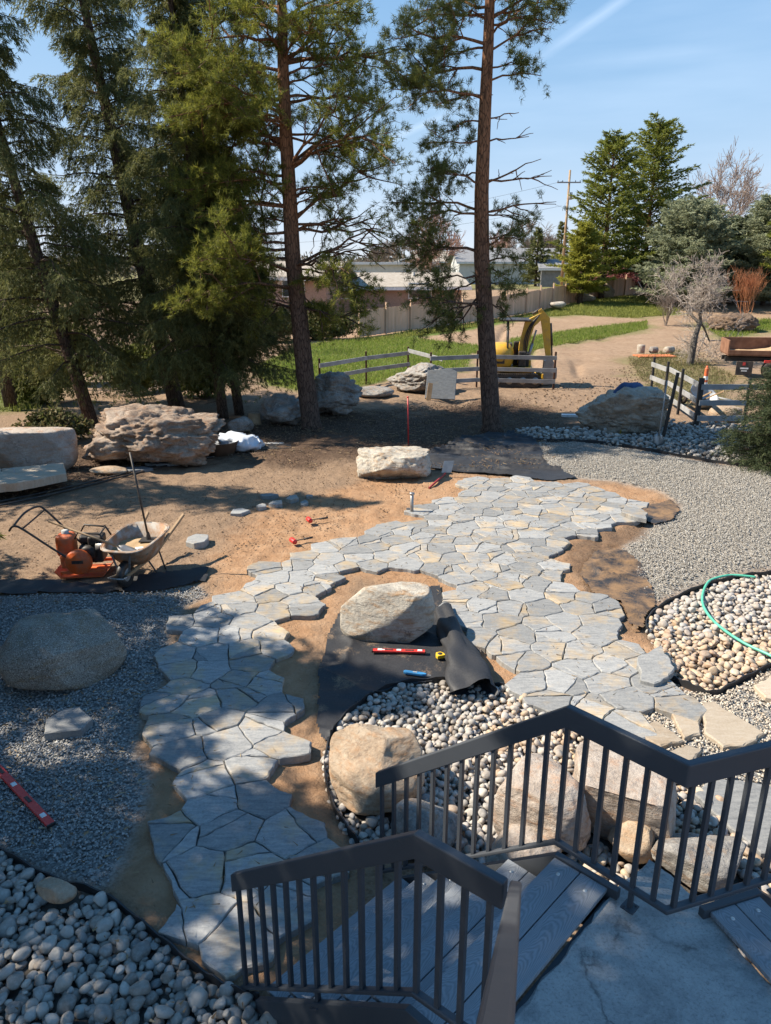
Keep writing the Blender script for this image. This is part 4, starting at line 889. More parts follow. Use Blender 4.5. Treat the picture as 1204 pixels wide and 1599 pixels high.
slab()
# ================================================================== trees
def needle_mesh(Pt, D, n, ln, wd, spread, r, jit=.02):
    """n thin needle triangles round every tuft point"""
    Pt = np.asarray(Pt); D = np.asarray(D); k = len(Pt)
    d = np.repeat(D, n, 0)+r.normal(0, spread, (k*n, 3)); d /= np.linalg.norm(d, axis=1, keepdims=True)+1e-9
    p = np.repeat(Pt, n, 0)+r.normal(0, jit, (k*n, 3)); L = (ln*r.uniform(.65, 1.2, k*n))[:, None]
    s = np.cross(d, r.normal(size=(k*n, 3))); s /= np.linalg.norm(s, axis=1, keepdims=True)+1e-9; s *= wd/2
    V = np.stack([p-s, p+s, p+d*L+s*.25], 1).reshape(-1, 3)
    return V, np.arange(len(V)).reshape(-1, 3)
def limb_path(p0, p1, r, sag=0.0, wob=.06, n=7):
    p0 = np.array(p0, float); p1 = np.array(p1, float); L = np.linalg.norm(p1-p0); t = np.linspace(0, 1, n)[:, None]
    q = p0+(p1-p0)*t; q[:, 2] += sag*L*np.sin(np.pi*t[:, 0]); q += r.normal(0, wob*L/n, (n, 3))*np.sin(np.pi*np.clip(t, 0, .95)); return q
def bark_mat(name, low, mid, up, zlo, zhi, scale=1.0):
    t = NT(name); v = t.coord('Object', (1, 1, .28)); a = t.voro(v, 16*scale, 'DISTANCE_TO_EDGE'); n = t.noise(t.coord('Object', (1, 1, .4)), 14*scale, 6, .7); sx = t.n('SeparateXYZ'); t.L.new(t.n('TexCoord').outputs['Object'], sx.inputs[0])
    h = t.math('DIVIDE', t.math('SUBTRACT', sx.outputs[2], zlo), zhi-zlo, True)
    c = t.mix(h, t.ramp(n, [(.3, low), (.7, mid)]), t.ramp(n, [(.3, tuple(x*.55 for x in up)), (.7, up)]))
    c = t.mix(t.ramp(a, [(0, (.8, .8, .8)), (.12, (0, 0, 0))]), c, tuple(x*.35 for x in low))
    bp = t.bump(a, .9, .04); return t.fin(c, .9, t.bump(n, .6, .02, bp), 0, .15)
M_BARKP = bark_mat('pine_bark', (.055, .038, .030), (.17, .115, .088), (.33, .16, .085), 3.2, 6.0)
M_BARKS = bark_mat('spruce_bark', (.06, .042, .034), (.19, .135, .105), (.16, .11, .085), 2, 8)
M_BARKG = bark_mat('grey_bark', (.075, .064, .055), (.21, .185, .16), (.22, .19, .165), 1, 4)
M_TWIGD = pmat('pine_twigs', [(.10, .06, .04), (.20, .12, .075)], 3, 3, .9, 0)
M_NPINE = leafmat('pine_needles', [(.085, .105, .024), (.20, .21, .036), (.12, .145, .028), (.34, .32, .055), (.105, .13, .026)], .5)
M_NPINE2 = leafmat('dark_pine_needles', [(.075, .095, .028), (.16, .17, .045), (.105, .125, .034), (.22, .215, .06)], .45)
M_NSPR = leafmat('spruce_needles', [(.07, .085, .032), (.165, .175, .06), (.10, .118, .045), (.25, .235, .08), (.09, .105, .04)], .46)
M_NDARK = leafmat('dark_spruce_needles', [(.03, .045, .022), (.075, .095, .04), (.045, .062, .03), (.11, .125, .05)], .3)
M_NBLUE = leafmat('blue_spruce_needles', [(.17, .19, .115), (.33, .36, .22), (.24, .265, .17), (.42, .42, .26)], .4)
M_NBG = leafmat('far_pine_needles', [(.10, .125, .022), (.22, .24, .045), (.14, .17, .03), (.29, .29, .06)], .45)
M_NYEL = leafmat('yellow_green_needles', [(.20, .21, .03), (.36, .34, .06), (.27, .27, .04)], .45)
M_TWIG = pmat('bare_twigs', [(.13, .095, .075), (.27, .21, .17)], 3, 3, .9, 0)
M_TWIGL = pmat('pale_twigs', [(.27, .22, .185), (.45, .385, .33)], 3, 3, .9, 0)
M_TWIGL2 = pmat('tan_twigs', [(.24, .18, .15), (.38, .30, .25)], 3, 3, .9, 0)
M_TWIGR = pmat('pink_twigs', [(.26, .15, .12), (.42, .28, .22)], 3, 3, .9, 0)
M_TWIGO = pmat('orange_twigs', [(.34, .12, .05), (.50, .22, .11)], 3, 3, .9, 0)
M_LEAFY = leafmat('spring_leaves', [(.09, .12, .02), (.18, .20, .045), (.12, .14, .03), (.22, .22, .07)], .4)

def tree(name, label, loc, trunk_mb, bark, nd, needles, group=None, rz=0, scale=1, extra=None):
    o = empty(name, loc, rz, label, 'tree', group, None, scale)
    trunk_mb.build('trunk', bark, o, smooth=True)
    if nd is not None: link('crown', npmesh('crown', *nd), needles, o)
    return o
def trunk_at(pts, z):
    for i in range(len(pts)-1):
        if pts[i+1][2] >= z or i == len(pts)-2:
            t = (z-pts[i][2])/(pts[i+1][2]-pts[i][2]); return np.array(pts[i])*(1-t)+np.array(pts[i+1])*t

def scots_pine(name, label, base, tr_px, rad0, specs, seed, tuft_n, ntuft, topH, topR, needles, dense_top=40, extra_fill=None):
    """trunk traced in its own vertical plane; specs = limbs (start v, end u, end v, depth offset, foliage 0..1)"""
    r = np.random.default_rng(seed); Y = base.y; b = np.array(base)
    pts = [np.array(PY(u, v, Y))-b for u, v in tr_px]; pts[0] = np.zeros(3)
    up = pts[-1]-pts[-2]; up = up/np.linalg.norm(up); top = pts[-1]+up*(topH-pts[-1][2]); pts.append(top)
    rs = [rad0*max(.10, (1-p[2]/topH)**.75) for p in pts]; rs[0] = rad0*1.18
    mb = MB(); flare = [pts[0]-np.array([0, 0, .15]), pts[0]+(pts[1]-pts[0])*.12]+pts[1:]; mb.tube(flare, [rs[0]*1.25, rad0]+rs[1:], 14)
    tp = []; td = []; wp = []; wd_ = []; wl = []
    def twigs(path, fol, L, thick, frac0=.3):
        n = len(path); cnt = int(fol*L*ntuft+r.random())
        if cnt < 1: return
        path = np.asarray(path); t = r.uniform(frac0, 1, cnt)**.8*(n-1); i = np.minimum(t.astype(int), n-2); f = (t-i)[:, None]; p = path[i]*(1-f)+path[i+1]*f; d = path[i+1]-path[i]; d = d/(np.linalg.norm(d, axis=1, keepdims=True)+1e-9)
        dd = d*.5+r.normal(0, .7, (cnt, 3))+np.array([0, 0, .12]); dd /= np.linalg.norm(dd, axis=1, keepdims=True); tl = r.uniform(.2, .62, (cnt, 1))*min(1, .4+L/3)
        wp.append(p); wd_.append(dd); wl.append(tl)
        for s in np.linspace(.45, 1.0, tuft_n): tp.append(p+dd*tl*s+r.normal(0, .035, (cnt, 3))-np.array([0, 0, .10])*tl*s*s); td.append(dd*.7+np.array([0, 0, .2]))
    for (v0, u1, v1, dy, fol) in specs:
        z0 = PY(602, v0, Y).z-b[2]; p0 = trunk_at(pts, z0); p1 = np.array(PY(u1, v1, Y+dy))-b; L = np.linalg.norm(p1-p0); th = .014+.011*L
        path = limb_path(p0, p1, r, .06 if fol > .1 else .02, .16, 8); mb.tube(path, list(np.linspace(th, .008, 8)), 6, False)
        # forks
        for _ in range(int(2+L*1.6)):
            i = r.integers(2, 6); d = path[i+1]-path[i]; d /= np.linalg.norm(d); e = d*.8+r.normal(0, .55, 3); e /= np.linalg.norm(e); l2 = L*r.uniform(.2, .5); q = limb_path(path[i], path[i]+e*l2, r, .0, .15, 5); mb.tube(q, list(np.linspace(th*.5, .006, 5)), 4, False)
            if fol > .05: twigs(q, fol, l2, th*.5, .25)
        if fol > .05: twigs(path, fol, L, th)
    # crown above the picture
    for k in range(dense_top):
        z = pts[-2][2]*.96+(topH-pts[-2][2])*(k/dense_top)**.9; a = k*2.4+r.uniform(-.4, .4); L = topR*(1.05-.75*(k/dense_top))*r.uniform(.6, 1.1); p0 = trunk_at(pts, min(z, topH*.99)); p1 = p0+np.array([math.cos(a)*L, math.sin(a)*L, L*r.uniform(.0, .5)])
        path = limb_path(p0, p1, r, .05, .15, 7); th = .014+.01*L; mb.tube(path, list(np.linspace(th, .008, 7)), 5, False); twigs(path, .8, L*1.3, th)
    if extra_fill: extra_fill(pts, twigs, mb, r)
    tp = np.concatenate(tp); td = np.concatenate(td); nd = needle_mesh(tp, td, 12, .15, .0135, .6, r, .02)
    o = tree(name, label, base, mb, M_BARKP, nd, needles); wp = np.concatenate(wp); wd_ = np.concatenate(wd_); wl = np.concatenate(wl)
    sd = np.cross(wd_, r.normal(size=wp.shape)); sd /= np.linalg.norm(sd, axis=1, keepdims=True)+1e-9; sd *= .007; e = wp+wd_*wl; V = np.stack([wp-sd, wp+sd, e], 1).reshape(-1, 3); link('twigs', npmesh('twigs', V, np.arange(len(V)).reshape(-1, 3)), M_TWIGD, o)
    return o

# right-hand Scots pine: sparse, most foliage on its left
bp2 = P(768, 673)
P2 = [(25,700,20,.3,.9),(30,640,32,1.0,.9),(70,613,62,-.5,1.0),(75,660,110,.8,.9),(110,600,130,.6,1.0),(155,613,140,-.6,1.0),(150,680,165,1.2,.8),(187,690,210,.3,.9),(222,672,232,-.4,.8),(270,700,280,.8,.9),(290,672,262,-.5,1.0),(330,606,318,.2,1.0),(335,640,352,-1.1,.9),(392,645,398,.3,.8),(395,600,388,1.2,.6),(430,655,445,-.3,.8),(436,690,470,.9,.6),(470,650,520,.2,.7),(480,640,470,-.8,.6),(455,700,530,.6,.5),
      (28,866,12,.2,.8),(40,862,36,-.4,.7),(82,858,45,.4,.35),(128,846,118,.0,.45),(110,825,100,-.6,.9),(60,820,20,1.0,.8),(150,770,148,0,0),(187,810,176,.2,0),(222,826,213,-.1,0),(285,862,275,.2,0.02),(290,845,248,.6,0),(332,868,318,.0,.10),(335,815,345,.7,.5),(392,830,352,.2,.12),(375,815,375,-.5,.6),(410,822,405,.6,.7),(440,812,455,-.2,.7),(470,800,500,.4,.6),(420,790,430,-1.0,.6),(5,740,-20,.8,.8),(8,810,-25,-.8,.8),(-10,690,-20,.2,.9)]
scots_pine('pine_tree', 'tall sparse pine with orange bark standing right of centre', bp2, [(768,673),(764,600),(758,500),(752,400),(752,300),(757,180),(762,80),(765,0)], .26, P2, 4, 4, 12, 15.5, 2.4, M_NPINE2, 26)
# left-hand Scots pine: dense, yellow-green
bp1 = P(487, 669)
r_ = random.Random(5); P1 = []
for (v0, u1, v1, f) in [(20,330,-10,1),(30,560,-20,1),(60,300,60,1),(100,570,45,.9),(105,600,95,.9),(120,280,120,1),(130,540,110,.9),(180,350,110,1),(200,360,205,.6),(190,300,180,1),(240,345,185,1),(270,565,165,.9),(255,590,220,.9),(285,270,300,1),(300,540,300,.7),(322,375,262,.8),(325,300,340,1),(320,505,292,.5),(345,590,260,.7),(355,385,335,.8),(362,600,360,.05),(365,540,340,.5),(370,280,390,1),(410,600,372,.25),(400,300,430,1),(430,330,400,.9),(420,560,440,.9),(440,575,480,1),(450,300,470,.9),(455,520,500,1),(470,560,512,.9),(480,400,480,.7),(150,600,150,.9),(215,570,250,.9),(230,320,240,1),(80,400,20,1),(90,490,30,1),(160,260,200,.9),(10,480,-40,1),(5,390,-40,1)]:
    for k in range(2): P1.append((v0+r_.uniform(-12, 12), u1+r_.uniform(-22, 22), v1+r_.uniform(-18, 18), r_.uniform(-2.3, 2.3), (f*(.62 if u1 > 450 else 1)) if k == 0 or f > .3 else 0))
scots_pine('pine_tree', 'bushy yellow-green pine with leaning orange trunk left of centre', bp1, [(487,669),(477,590),(467,490),(457,400),(452,300),(446,200),(442,100),(440,0)], .27, P1, 9, 4, 11, 15.0, 2.6, M_NPINE, 30)

# ------------------------------------------------------------------ spruces
def spruce_data(H, Rr, seed, z0, nb, droop=.55, ntw=26, ln=.10, wd=.022, dens=1.0, lean=(0, 0), trunk_r=.2, dead=True, power=.75, hang=.7, nn=6, tip=5):
    r = np.random.default_rng(seed); mb = MB(); zs = np.linspace(0, H, 12); ctr = lambda z: np.array([lean[0]*z/H*(1.3-.3*z/H), lean[1]*z/H, z])
    mb.tube([ctr(z)-(np.array([0, 0, .15]) if z == 0 else 0) for z in zs], [trunk_r*(1-z/H)**.8+.012 for z in zs], 10); tp = []; td = []
    for k in range(nb):
        z = z0+(H*.985-z0)*((k+r.uniform(0, 1))/nb)**1.12; a = k*2.39996+r.uniform(-.5, .5); L = max(.15, Rr*(1-z/H)**power*r.uniform(.5, 1.18)); ca, sa = math.cos(a), math.sin(a); out = np.array([ca, sa, 0])
        n = 8; p = ctr(z).copy(); path = [p.copy()]; pitch = r.uniform(.05, .35)+.5*(z/H)
        for i in range(n-1): pitch -= droop*1.5/n*(1 if i < n-3 else -.6); p = p+(out*math.cos(pitch)+np.array([0, 0, math.sin(pitch)]))*(L/(n-1))+r.normal(0, .012*L, 3); path.append(p.copy())
        path = np.array(path); th = .012+.010*L; mb.tube(path, list(np.linspace(th, .004, n)), 4, False)
        m = max(3, int(ntw*dens*(.35+.65*L/Rr)*r.uniform(.7, 1.2))); j = np.arange(m); t = .14+.86*(j+r.uniform(0, 1, m))/m; tt = t*(n-1); i = np.minimum(tt.astype(int), n-2); f = (tt-i)[:, None]; q = path[i]*(1-f)+path[i+1]*f
        sd = np.array([-sa, ca, 0])[None]*np.where(j % 2, 1, -1)[:, None]; d = sd*r.uniform(.3, 1, (m, 1))+out*r.uniform(.2, .7, (m, 1)); d[:, 2] -= hang*r.uniform(.3, 1.3, m); d /= np.linalg.norm(d, axis=1, keepdims=True); l2 = (min(.95, L*.42)*(1.15-.75*t)*r.uniform(.6, 1.25, m)+.08)[:, None]
        for s in np.linspace(.1, 1, tip): tp.append(q+d*l2*s+np.array([0, 0, -.22*hang])*l2*s*s); td.append(d*.8+np.array([0, 0, -.25*hang])+out*.2)
        i = np.minimum((np.linspace(.55, 1, 4)*(n-1)).astype(int), n-2); tp.append(path[i]+(path[i+1]-path[i])*.5); td.append(np.tile(out, (4, 1)))
    tp = np.concatenate(tp); td = np.concatenate(td)
    if dead:   # bare dead stubs on the lower trunk
        for k in range(26):
            z = r.uniform(.5, z0+2.5); a = r.uniform(0, 6.28); L = r.uniform(.4, 1.5); p0 = ctr(z); q = limb_path(p0, p0+np.array([math.cos(a)*L, math.sin(a)*L, -.25*L*r.uniform(-.3, 1)]), r, 0, .2, 5); mb.tube(q, [.018, .014, .010, .007, .003], 4, False)
    return mb, needle_mesh(tp, td, nn, ln, wd, .42, r, .025)
def spruce(label, base, H, Rr, seed, z0, nb, mat=M_NSPR, group='spruces on the left', name='spruce_tree', bark=M_BARKS, **kw):
    mb, nd = spruce_data(H, Rr, seed, z0, nb, **kw); return tree(name, label, base, mb, bark, nd, mat, group)
spruce('tall leaning spruce whose trunk rises behind the craggy boulder', P(277,634), 16.5, 3.6, 11, 2.3, 150, lean=(-2.2, .2), trunk_r=.25, hang=1.0, droop=.62, ntw=64, wd=.022, ln=.13, nn=7)
spruce('leaning spruce with pale trunk left of the craggy boulder', P(146,664), 15.0, 3.0, 12, 1.7, 125, lean=(-2.6, .3), trunk_r=.18, hang=1.1, droop=.65, ntw=56, wd=.022, ln=.13, nn=7)
spruce('straight spruce with grey trunk between craggy boulder and small rock', P(336,668)+Vector((0, 1.2, 0)), 14.5, 2.7, 13, 1.6, 130, lean=(-.8, .2), trunk_r=.15, hang=1.0, droop=.6, ntw=56, wd=.022, ln=.13, nn=7)
spruce('slender spruce with sunlit brown trunk beside the tree stump', P(371,652)+Vector((0, .4, 0)), 11.5, 2.3, 14, 2.0, 120, lean=(-.9, -.1), trunk_r=.14, hang=.9, ntw=56, wd=.022, ln=.13, nn=7)
spruce('spruce at the left edge of the picture behind the stone bench', P(20,640)+Vector((-.8, 1.5, 0)), 14.5, 3.0, 15, 3.0, 125, lean=(-1.0, .3), trunk_r=.2, hang=1.1, droop=.65, ntw=56, wd=.022, ln=.13, nn=7)
spruce('young dark spruce at the right edge by the far cobbles', P(1222,728), 3.4, 1.55, 16, .08, 150, mat=M_NDARK, group='dark spruces', droop=.25, hang=.35, ntw=26, ln=.07, wd=.014, trunk_r=.07, dead=False, nn=8, tip=6, power=.8)
# trees to the left of the picture whose dappled shade falls across the path and stair
def shade_tree(label, x, y, H, Rr, seed, z0, nb, **kw): return spruce(label, Vector((x, y, 0)), H, Rr, seed, z0, nb, group='shade trees beyond the left edge', **kw)
mbS, ndS = spruce_data(10.0, 2.7, 21, 1.2, 130, ntw=21, hang=.8, wd=.042, ln=.15, nn=5)
ST = tree('spruce_tree', 'short broad spruce beyond the left edge shading the path', (-8.9, 8.1, 0), mbS, M_BARKS, ndS, M_NSPR, 'shade trees beyond the left edge')
for i, (x, y, s, a, lab) in enumerate([(-10.2, 9.9, .78, 1.3, 'small spruce beyond the left edge shading the gravel'), (-8.0, 5.6, .92, 3.0, 'middle spruce beyond the left edge shading the near path'), (-8.0, 3.7, 1.7, 2.1, 'tall spruce beyond the left edge shading the stair'), (-6.6, 1.6, 1.3, 4.0, 'spruce left of the viewer shading the near railing'), (-12.6, 15.2, 1.25, 5.0, 'spruce beyond the left edge throwing dapples on the dirt')]):
    ST.scale = (1.2, 1.2, .94)
    c = copy_tree(ST); c.location = (x, y, 0); k = .74 if s > 1.1 else 1.12; c.scale = (s*k, s*k, s); c.rotation_euler = (0, 0, a); c['label'] = lab

# ------------------------------------------------------------------ bare trees and shrubs
def bare_data(H, spread, seed, levels=5, stems=1, r0=.12, upward=.5, kids=3, low=.25, twigw=.006, thin=.62, seg=3):
    r = np.random.default_rng(seed); mb = MB(); mt = MB()
    def grow(p, d, L, rad, lv):
        n = seg+1; q = [p.copy()]; dd = d.copy()
        for i in range(seg): dd = dd+r.normal(0, .13, 3)+np.array([0, 0, .05*upward]); dd /= np.linalg.norm(dd); q.append(q[-1]+dd*L/seg)
        (mb if lv >= levels-1 else mt).tube(q, list(np.linspace(rad, rad*thin, n)), 6 if lv == levels else (4 if lv > 2 else 3), False)
        if lv == 0: return
        for k in range(kids+(1 if lv < levels-1 else 0)):
            t = r.uniform(.45, 1) if k else 1.0; i = min(int(t*seg), seg-1); f = t*seg-i; b = q[i]*(1-f)+q[i+1]*f; e = dd*.75+r.normal(0, spread, 3)+np.array([0, 0, .22*upward]); e /= np.linalg.norm(e); grow(b, e, L*r.uniform(.55, .85), max(twigw, rad*thin*r.uniform(.55, .85)), lv-1)
    for s in range(stems):
        d = np.array([0, 0, 1.0]) if stems == 1 else np.array([r.normal(0, .3), r.normal(0, .3), 1]); d /= np.linalg.norm(d); grow(np.array([r.normal(0, .08*(stems > 1)), r.normal(0, .08*(stems > 1)), -.05]), d, H*low*r.uniform(.9, 1.1), r0*r.uniform(.8, 1), levels)
    return mb, mt
def bare_tree(label, loc, H, spread, seed, twig, bark=M_BARKG, name='bare_tree', cat='tree', group=None, **kw):
    mb, mt = bare_data(H, spread, seed, **kw); o = empty(name, loc, 0, label, cat, group); mb.build('trunk', bark, o, smooth=True); mt.build('crown', twig, o, smooth=True); return o
bare_tree('bare pruned fruit tree with spreading twigs on the churned ground', PT(1077,569), 6.6, .95, 31, M_TWIGL, levels=5, r0=.19, kids=4, low=.30, upward=.75, twigw=.010)
bare_tree('tall bare cottonwood behind the blue spruces at the right', PT(1165,470)+Vector((5, 22, 0)), 15.5, .36, 32, M_TWIGL2, levels=6, r0=.42, kids=3, low=.34, upward=.8, twigw=.024, thin=.7)
bare_tree('reddish bare tree lower behind the blue spruces', PT(1125,470)+Vector((4, 16, 0)), 8.5, .45, 33, M_TWIGR, levels=5, r0=.16, kids=4, low=.33, upward=.9, twigw=.016, stems=2)
bare_tree('orange twigged willow shrub in front of the right blue spruce', PT(1160,505), 3.8, .25, 34, M_TWIGO, M_TWIGO, 'shrub', 'shrub', None, levels=3, r0=.03, kids=4, low=.42, upward=2.2, stems=9, twigw=.008)
bare_tree('grey bare shrub at the foot of the left blue spruce', PT(1040,508), 2.6, .4, 35, M_TWIG, M_TWIG, 'shrub', 'shrub', None, levels=3, r0=.03, kids=4, low=.40, upward=1.2, stems=8, twigw=.007)
for i, (u, v, dist, H, s, m, lab) in enumerate([(700,452,95,8.5,41,M_TWIGR,'pink budding bare tree behind the right pine trunk'), (655,445,120,7.5,42,M_TWIG,'grey bare tree above the grey gabled roof'), (600,440,130,8.0,43,M_TWIG,'grey bare tree left of the gabled roof'), (820,445,125,9.0,44,M_TWIG,'bare tree left of the utility pole'), (785,445,135,7.5,45,M_TWIGR,'pinkish bare tree just right of the pine trunk'), (860,450,140,8,46,M_TWIG,'bare tree behind the dark conifers by the pole')]):
    p = PY(u, 430, dist); p.z = float(T(p.x, p.y)); bare_tree(lab, p, H*1.25, .45, s, m, levels=5, r0=.16, kids=4, low=.32, upward=.7, twigw=.034, group='bare trees along the skyline')
for i, (u, v, H, s, lab) in enumerate([(-10,640,8.5,51,'bare tree leaning at the far left edge behind the bench'), (48,610,7.5,52,'bare leaning tree left of the pale spruce trunk'), (420,560,6,53,'bare bush tree behind the left pine')]):
    bare_tree(lab, P(u, v)+Vector((-.5, 2.5, 0)), H, .42, s, M_TWIG, levels=5, r0=.11, kids=3, low=.30, upward=.6, twigw=.006, group='bare trees behind the spruces')
def leafy(label, loc, size, seed, n, mat, ln=.07, wd=.045, stems=10, cat='shrub', name='shrub', group=None):
    r = np.random.default_rng(seed); c = r.normal(0, .42, (n//6, 3)); c = c[np.linalg.norm(c, axis=1) < 1.05]; c = np.repeat(c, 6, 0)+r.normal(0, .09, (len(c)*6, 3)); c = c*np.array(size)*np.array([.5, .5, .5]); c[:, 2] = np.abs(c[:, 2]+size[2]*.5)
    mb = MB()
    for k in range(stems):
        e = c[r.integers(0, len(c))]; mb.tube(limb_path((r.normal(0, .1), r.normal(0, .1), -.05), e, r, .05, .2, 5), [.02, .016, .012, .008, .004], 4, False)
    o = empty(name, loc, 0, label, cat, group); mb.build('stems', M_TWIG, o, smooth=True); d = r.normal(size=c.shape); d[:, 2] += .3
    link('foliage', npmesh('foliage', *needle_mesh(c, d/np.linalg.norm(d, axis=1, keepdims=True), 3, ln, wd, .5, r, .04)), mat, o); return o
M_WEED = leafmat('dry_weeds', [(.16, .12, .06), (.10, .12, .03), (.22, .17, .09), (.13, .15, .04)], .35)
for i, (u, v, sz, n, m, lab) in enumerate([(60,630,(3.0,1.6,1.9),5200,M_LEAFY,'sunlit yellow-green shrub behind the stone bench'), (110,600,(3.2,1.6,2.6),5200,M_LEAFY,'tall yellow-green shrub left of the pale spruce trunk'), (225,615,(3.0,1.5,2.0),4800,M_LEAFY,'yellow-green shrub behind the craggy boulder'), (90,690,(1.8,.9,.8),2600,M_WEED,'dry weedy bush between bench and craggy boulder'), (320,620,(2.4,1.4,1.6),3600,M_LEAFY,'shrub in shade behind the straight spruces'), (-20,585,(4,2,2.2),4200,M_WEED,'dry brush at the left edge beyond the yard'), (400,535,(6,2,2.2),5200,M_WEED,'grey-brown brush behind the left pine trunk'), (500,530,(5,2,1.6),4200,M_WEED,'brush along the far side of the lawn'), (420,470,(5,2,3.4),4200,M_LEAFY,'yellow spring shrub behind the left pine trunk'),
        (30,545,(5,2,2.4),4200,M_LEAFY,'yellow-green brush further back at the left')]):
    leafy(lab, PT(u, v), sz, 70+i, n, m, .12 if v > 560 else .2, .07 if v > 560 else .12, group='shrubs behind the spruces')
# ------------------------------------------------------------------ conifers at the far right and on the skyline
def far_pine(label, loc, H, Rr, seed, mat, **kw):
    mb, nd = spruce_data(H, Rr, seed, kw.pop('z0', 2.0), int(kw.pop('nb', 95)*1.5), droop=.10, ntw=20, ln=.36, wd=.10, hang=-.05, nn=5, tip=3, trunk_r=.25, dead=False, power=kw.pop('power', .50)); return tree('pine_tree', label, loc, mb, M_BARKP, nd, mat, 'pines on the rise at the right')
pb = PT(938, 468); far_pine('left and lower of the two pines on the rise', pb, (pb-Vector((0, 0, 0))).y*(468-198)/F*.82, 4.9, 81, M_NBG, nb=84, power=.42)
pb = PT(1012, 466)+Vector((0, 2, 0)); far_pine('right and taller of the two pines on the rise', pb, pb.y*(466-182)/F*.83, 5.8, 82, M_NBG, nb=105, power=.42)
pb = PT(918, 470)+Vector((-1.5, -3, 0)); far_pine('small yellowish pine at the left foot of the pines on the rise', pb, 6.5, 2.6, 83, M_NYEL, z0=.8, nb=50)
def blue(label, u, v, dist, H, Rr, seed, mat=M_NBLUE, **kw):
    p = PY(u, v, dist); p.z = float(T(p.x, p.y)); mb, nd = spruce_data(H, Rr, seed, .3, 250, droop=.05, ntw=28, ln=.26, wd=.10, hang=.02, nn=4, tip=4, trunk_r=.2, dead=False, power=kw.get('power', .36)); return tree('spruce_tree', label, p, mb, M_BARKS, nd, mat, 'blue spruces at the right')
blue('rounded blue spruce left of the others', 1068, 470, 66, 8.0, 4.9, 91)
blue('blue spruce at the right edge of the picture', 1192, 470, 67, 8.3, 4.6, 92)
blue('dark spruce squeezed between the two blue spruces', 1133, 470, 70, 6.6, 3.8, 93, M_NDARK)
p = PY(1262, 470, 60); p.z = 1; far_pine('dark pine whose branches reach in at the right edge', p, 12.5, 4.0, 94, M_NBG)
for i, (u, d, H, lab) in enumerate([(836, 105, 7.5, 'small dark conifer left of the utility pole'), (872, 110, 8.5, 'dark conifer behind the utility pole'), (905, 118, 6.5, 'dark conifer right of the utility pole')]):
    p = PY(u, 445, d); p.z = float(T(p.x, p.y)); mb, nd = spruce_data(H, 2.4, 95+i, .4, 60, droop=.1, ntw=10, ln=.45, wd=.13, hang=.1, nn=4, tip=3, trunk_r=.2, dead=False); tree('spruce_tree', lab, p, mb, M_BARKS, nd, M_NSPR, 'dark conifers by the pole')
leafy('pink flowering shrub under the pines on the rise', PT(985,463)+Vector((0, 4, 0)), (9, 3, 3), 98, 2600, leafmat('pink_blossom', [(.30, .10, .11), (.42, .20, .20), (.22, .09, .09)], .3), .3, .2)
# ================================================================== background: fence, houses, pole
M_FENCE = pmat('weathered_fence', [(.56, .36, .23), (.68, .47, .33)], .6, 4, .85, .3, 8, .01, rnd=.12)
M_WOODG = pmat('grey_wood', [(.20, .20, .198), (.36, .358, .35)], 3, 6, .85, .3, 30, .004, rnd=.12)
M_RUST = pmat('rusty_steel', [(.055, .03, .02), (.16, .075, .04)], 8, 6, .8, .3, 50, .003)
M_DARKST = solid('dark_steel', (.03, .026, .024), .6)
M_WHITE = solid('white_paint', (.72, .72, .70), .55)
M_CONC = pmat('concrete', [(.33, .32, .30), (.46, .45, .43)], 3, 5, .9, .3, 30, .005)
M_WOOD = pmat('worn_wood', [(.24, .15, .08), (.42, .29, .17)], 5, 6, .75, .3, 40, .003)
M_ORANGE = solid('orange_paint', (.80, .13, .02), .45, dirt=.7); M_RED = solid('red_plastic', (.62, .035, .03), .42, dirt=.15); M_BLACK = solid('black_rubber', (.018, .018, .019), .5, dirt=.4)
M_YEL = solid('machine_yellow', (.72, .40, .03), .42, dirt=.55); M_STEEL = solid('bare_steel', (.34, .33, .32), .45, .7); M_GLASS = solid('dark_glass', (.02, .025, .03), .1)
M_ALU = solid('aluminium', (.58, .58, .57), .35, .8)

def board_fence():
    pts = [PT(560, 527), PT(640, 516), PT(720, 506), PT(820, 490), PT(880, 476), PT(935, 465), PT(1010, 458)]
    o = empty('board_fence', pts[0], 0, 'long tan board fence across the back of the field', 'fence')
    seg = []
    for a, b in zip(pts, pts[1:]):
        n = max(1, round((b-a).length/2.4))
        for k in range(n): seg.append((a+(b-a)*(k/n), a+(b-a)*((k+1)/n)))
    for i, (a, b) in enumerate(seg):
        d = (b-a); ll = d.xy.length; an = math.atan2(d.y, d.x); M = Matrix.Rotation(an, 3, 'Z'); nb = 14; mb = MB(); hh = 1.62
        for k in range(nb):
            c = a+d*((k+.5)/nb)-pts[0]; mb.box(c+Vector((0, 0, hh/2+.03)), (ll/nb*.95, .02, hh+.02*((k*7+i*3) % 3)), M)
        mb.build('panel', M_FENCE, o)
        mp = MB(); mp.box(a-pts[0]+Vector((0, 0, 1.0))-M@Vector((0, .08, 0)), (.1, .1, 2.0), M); mp.build('post', M_FENCE, o)
board_fence()
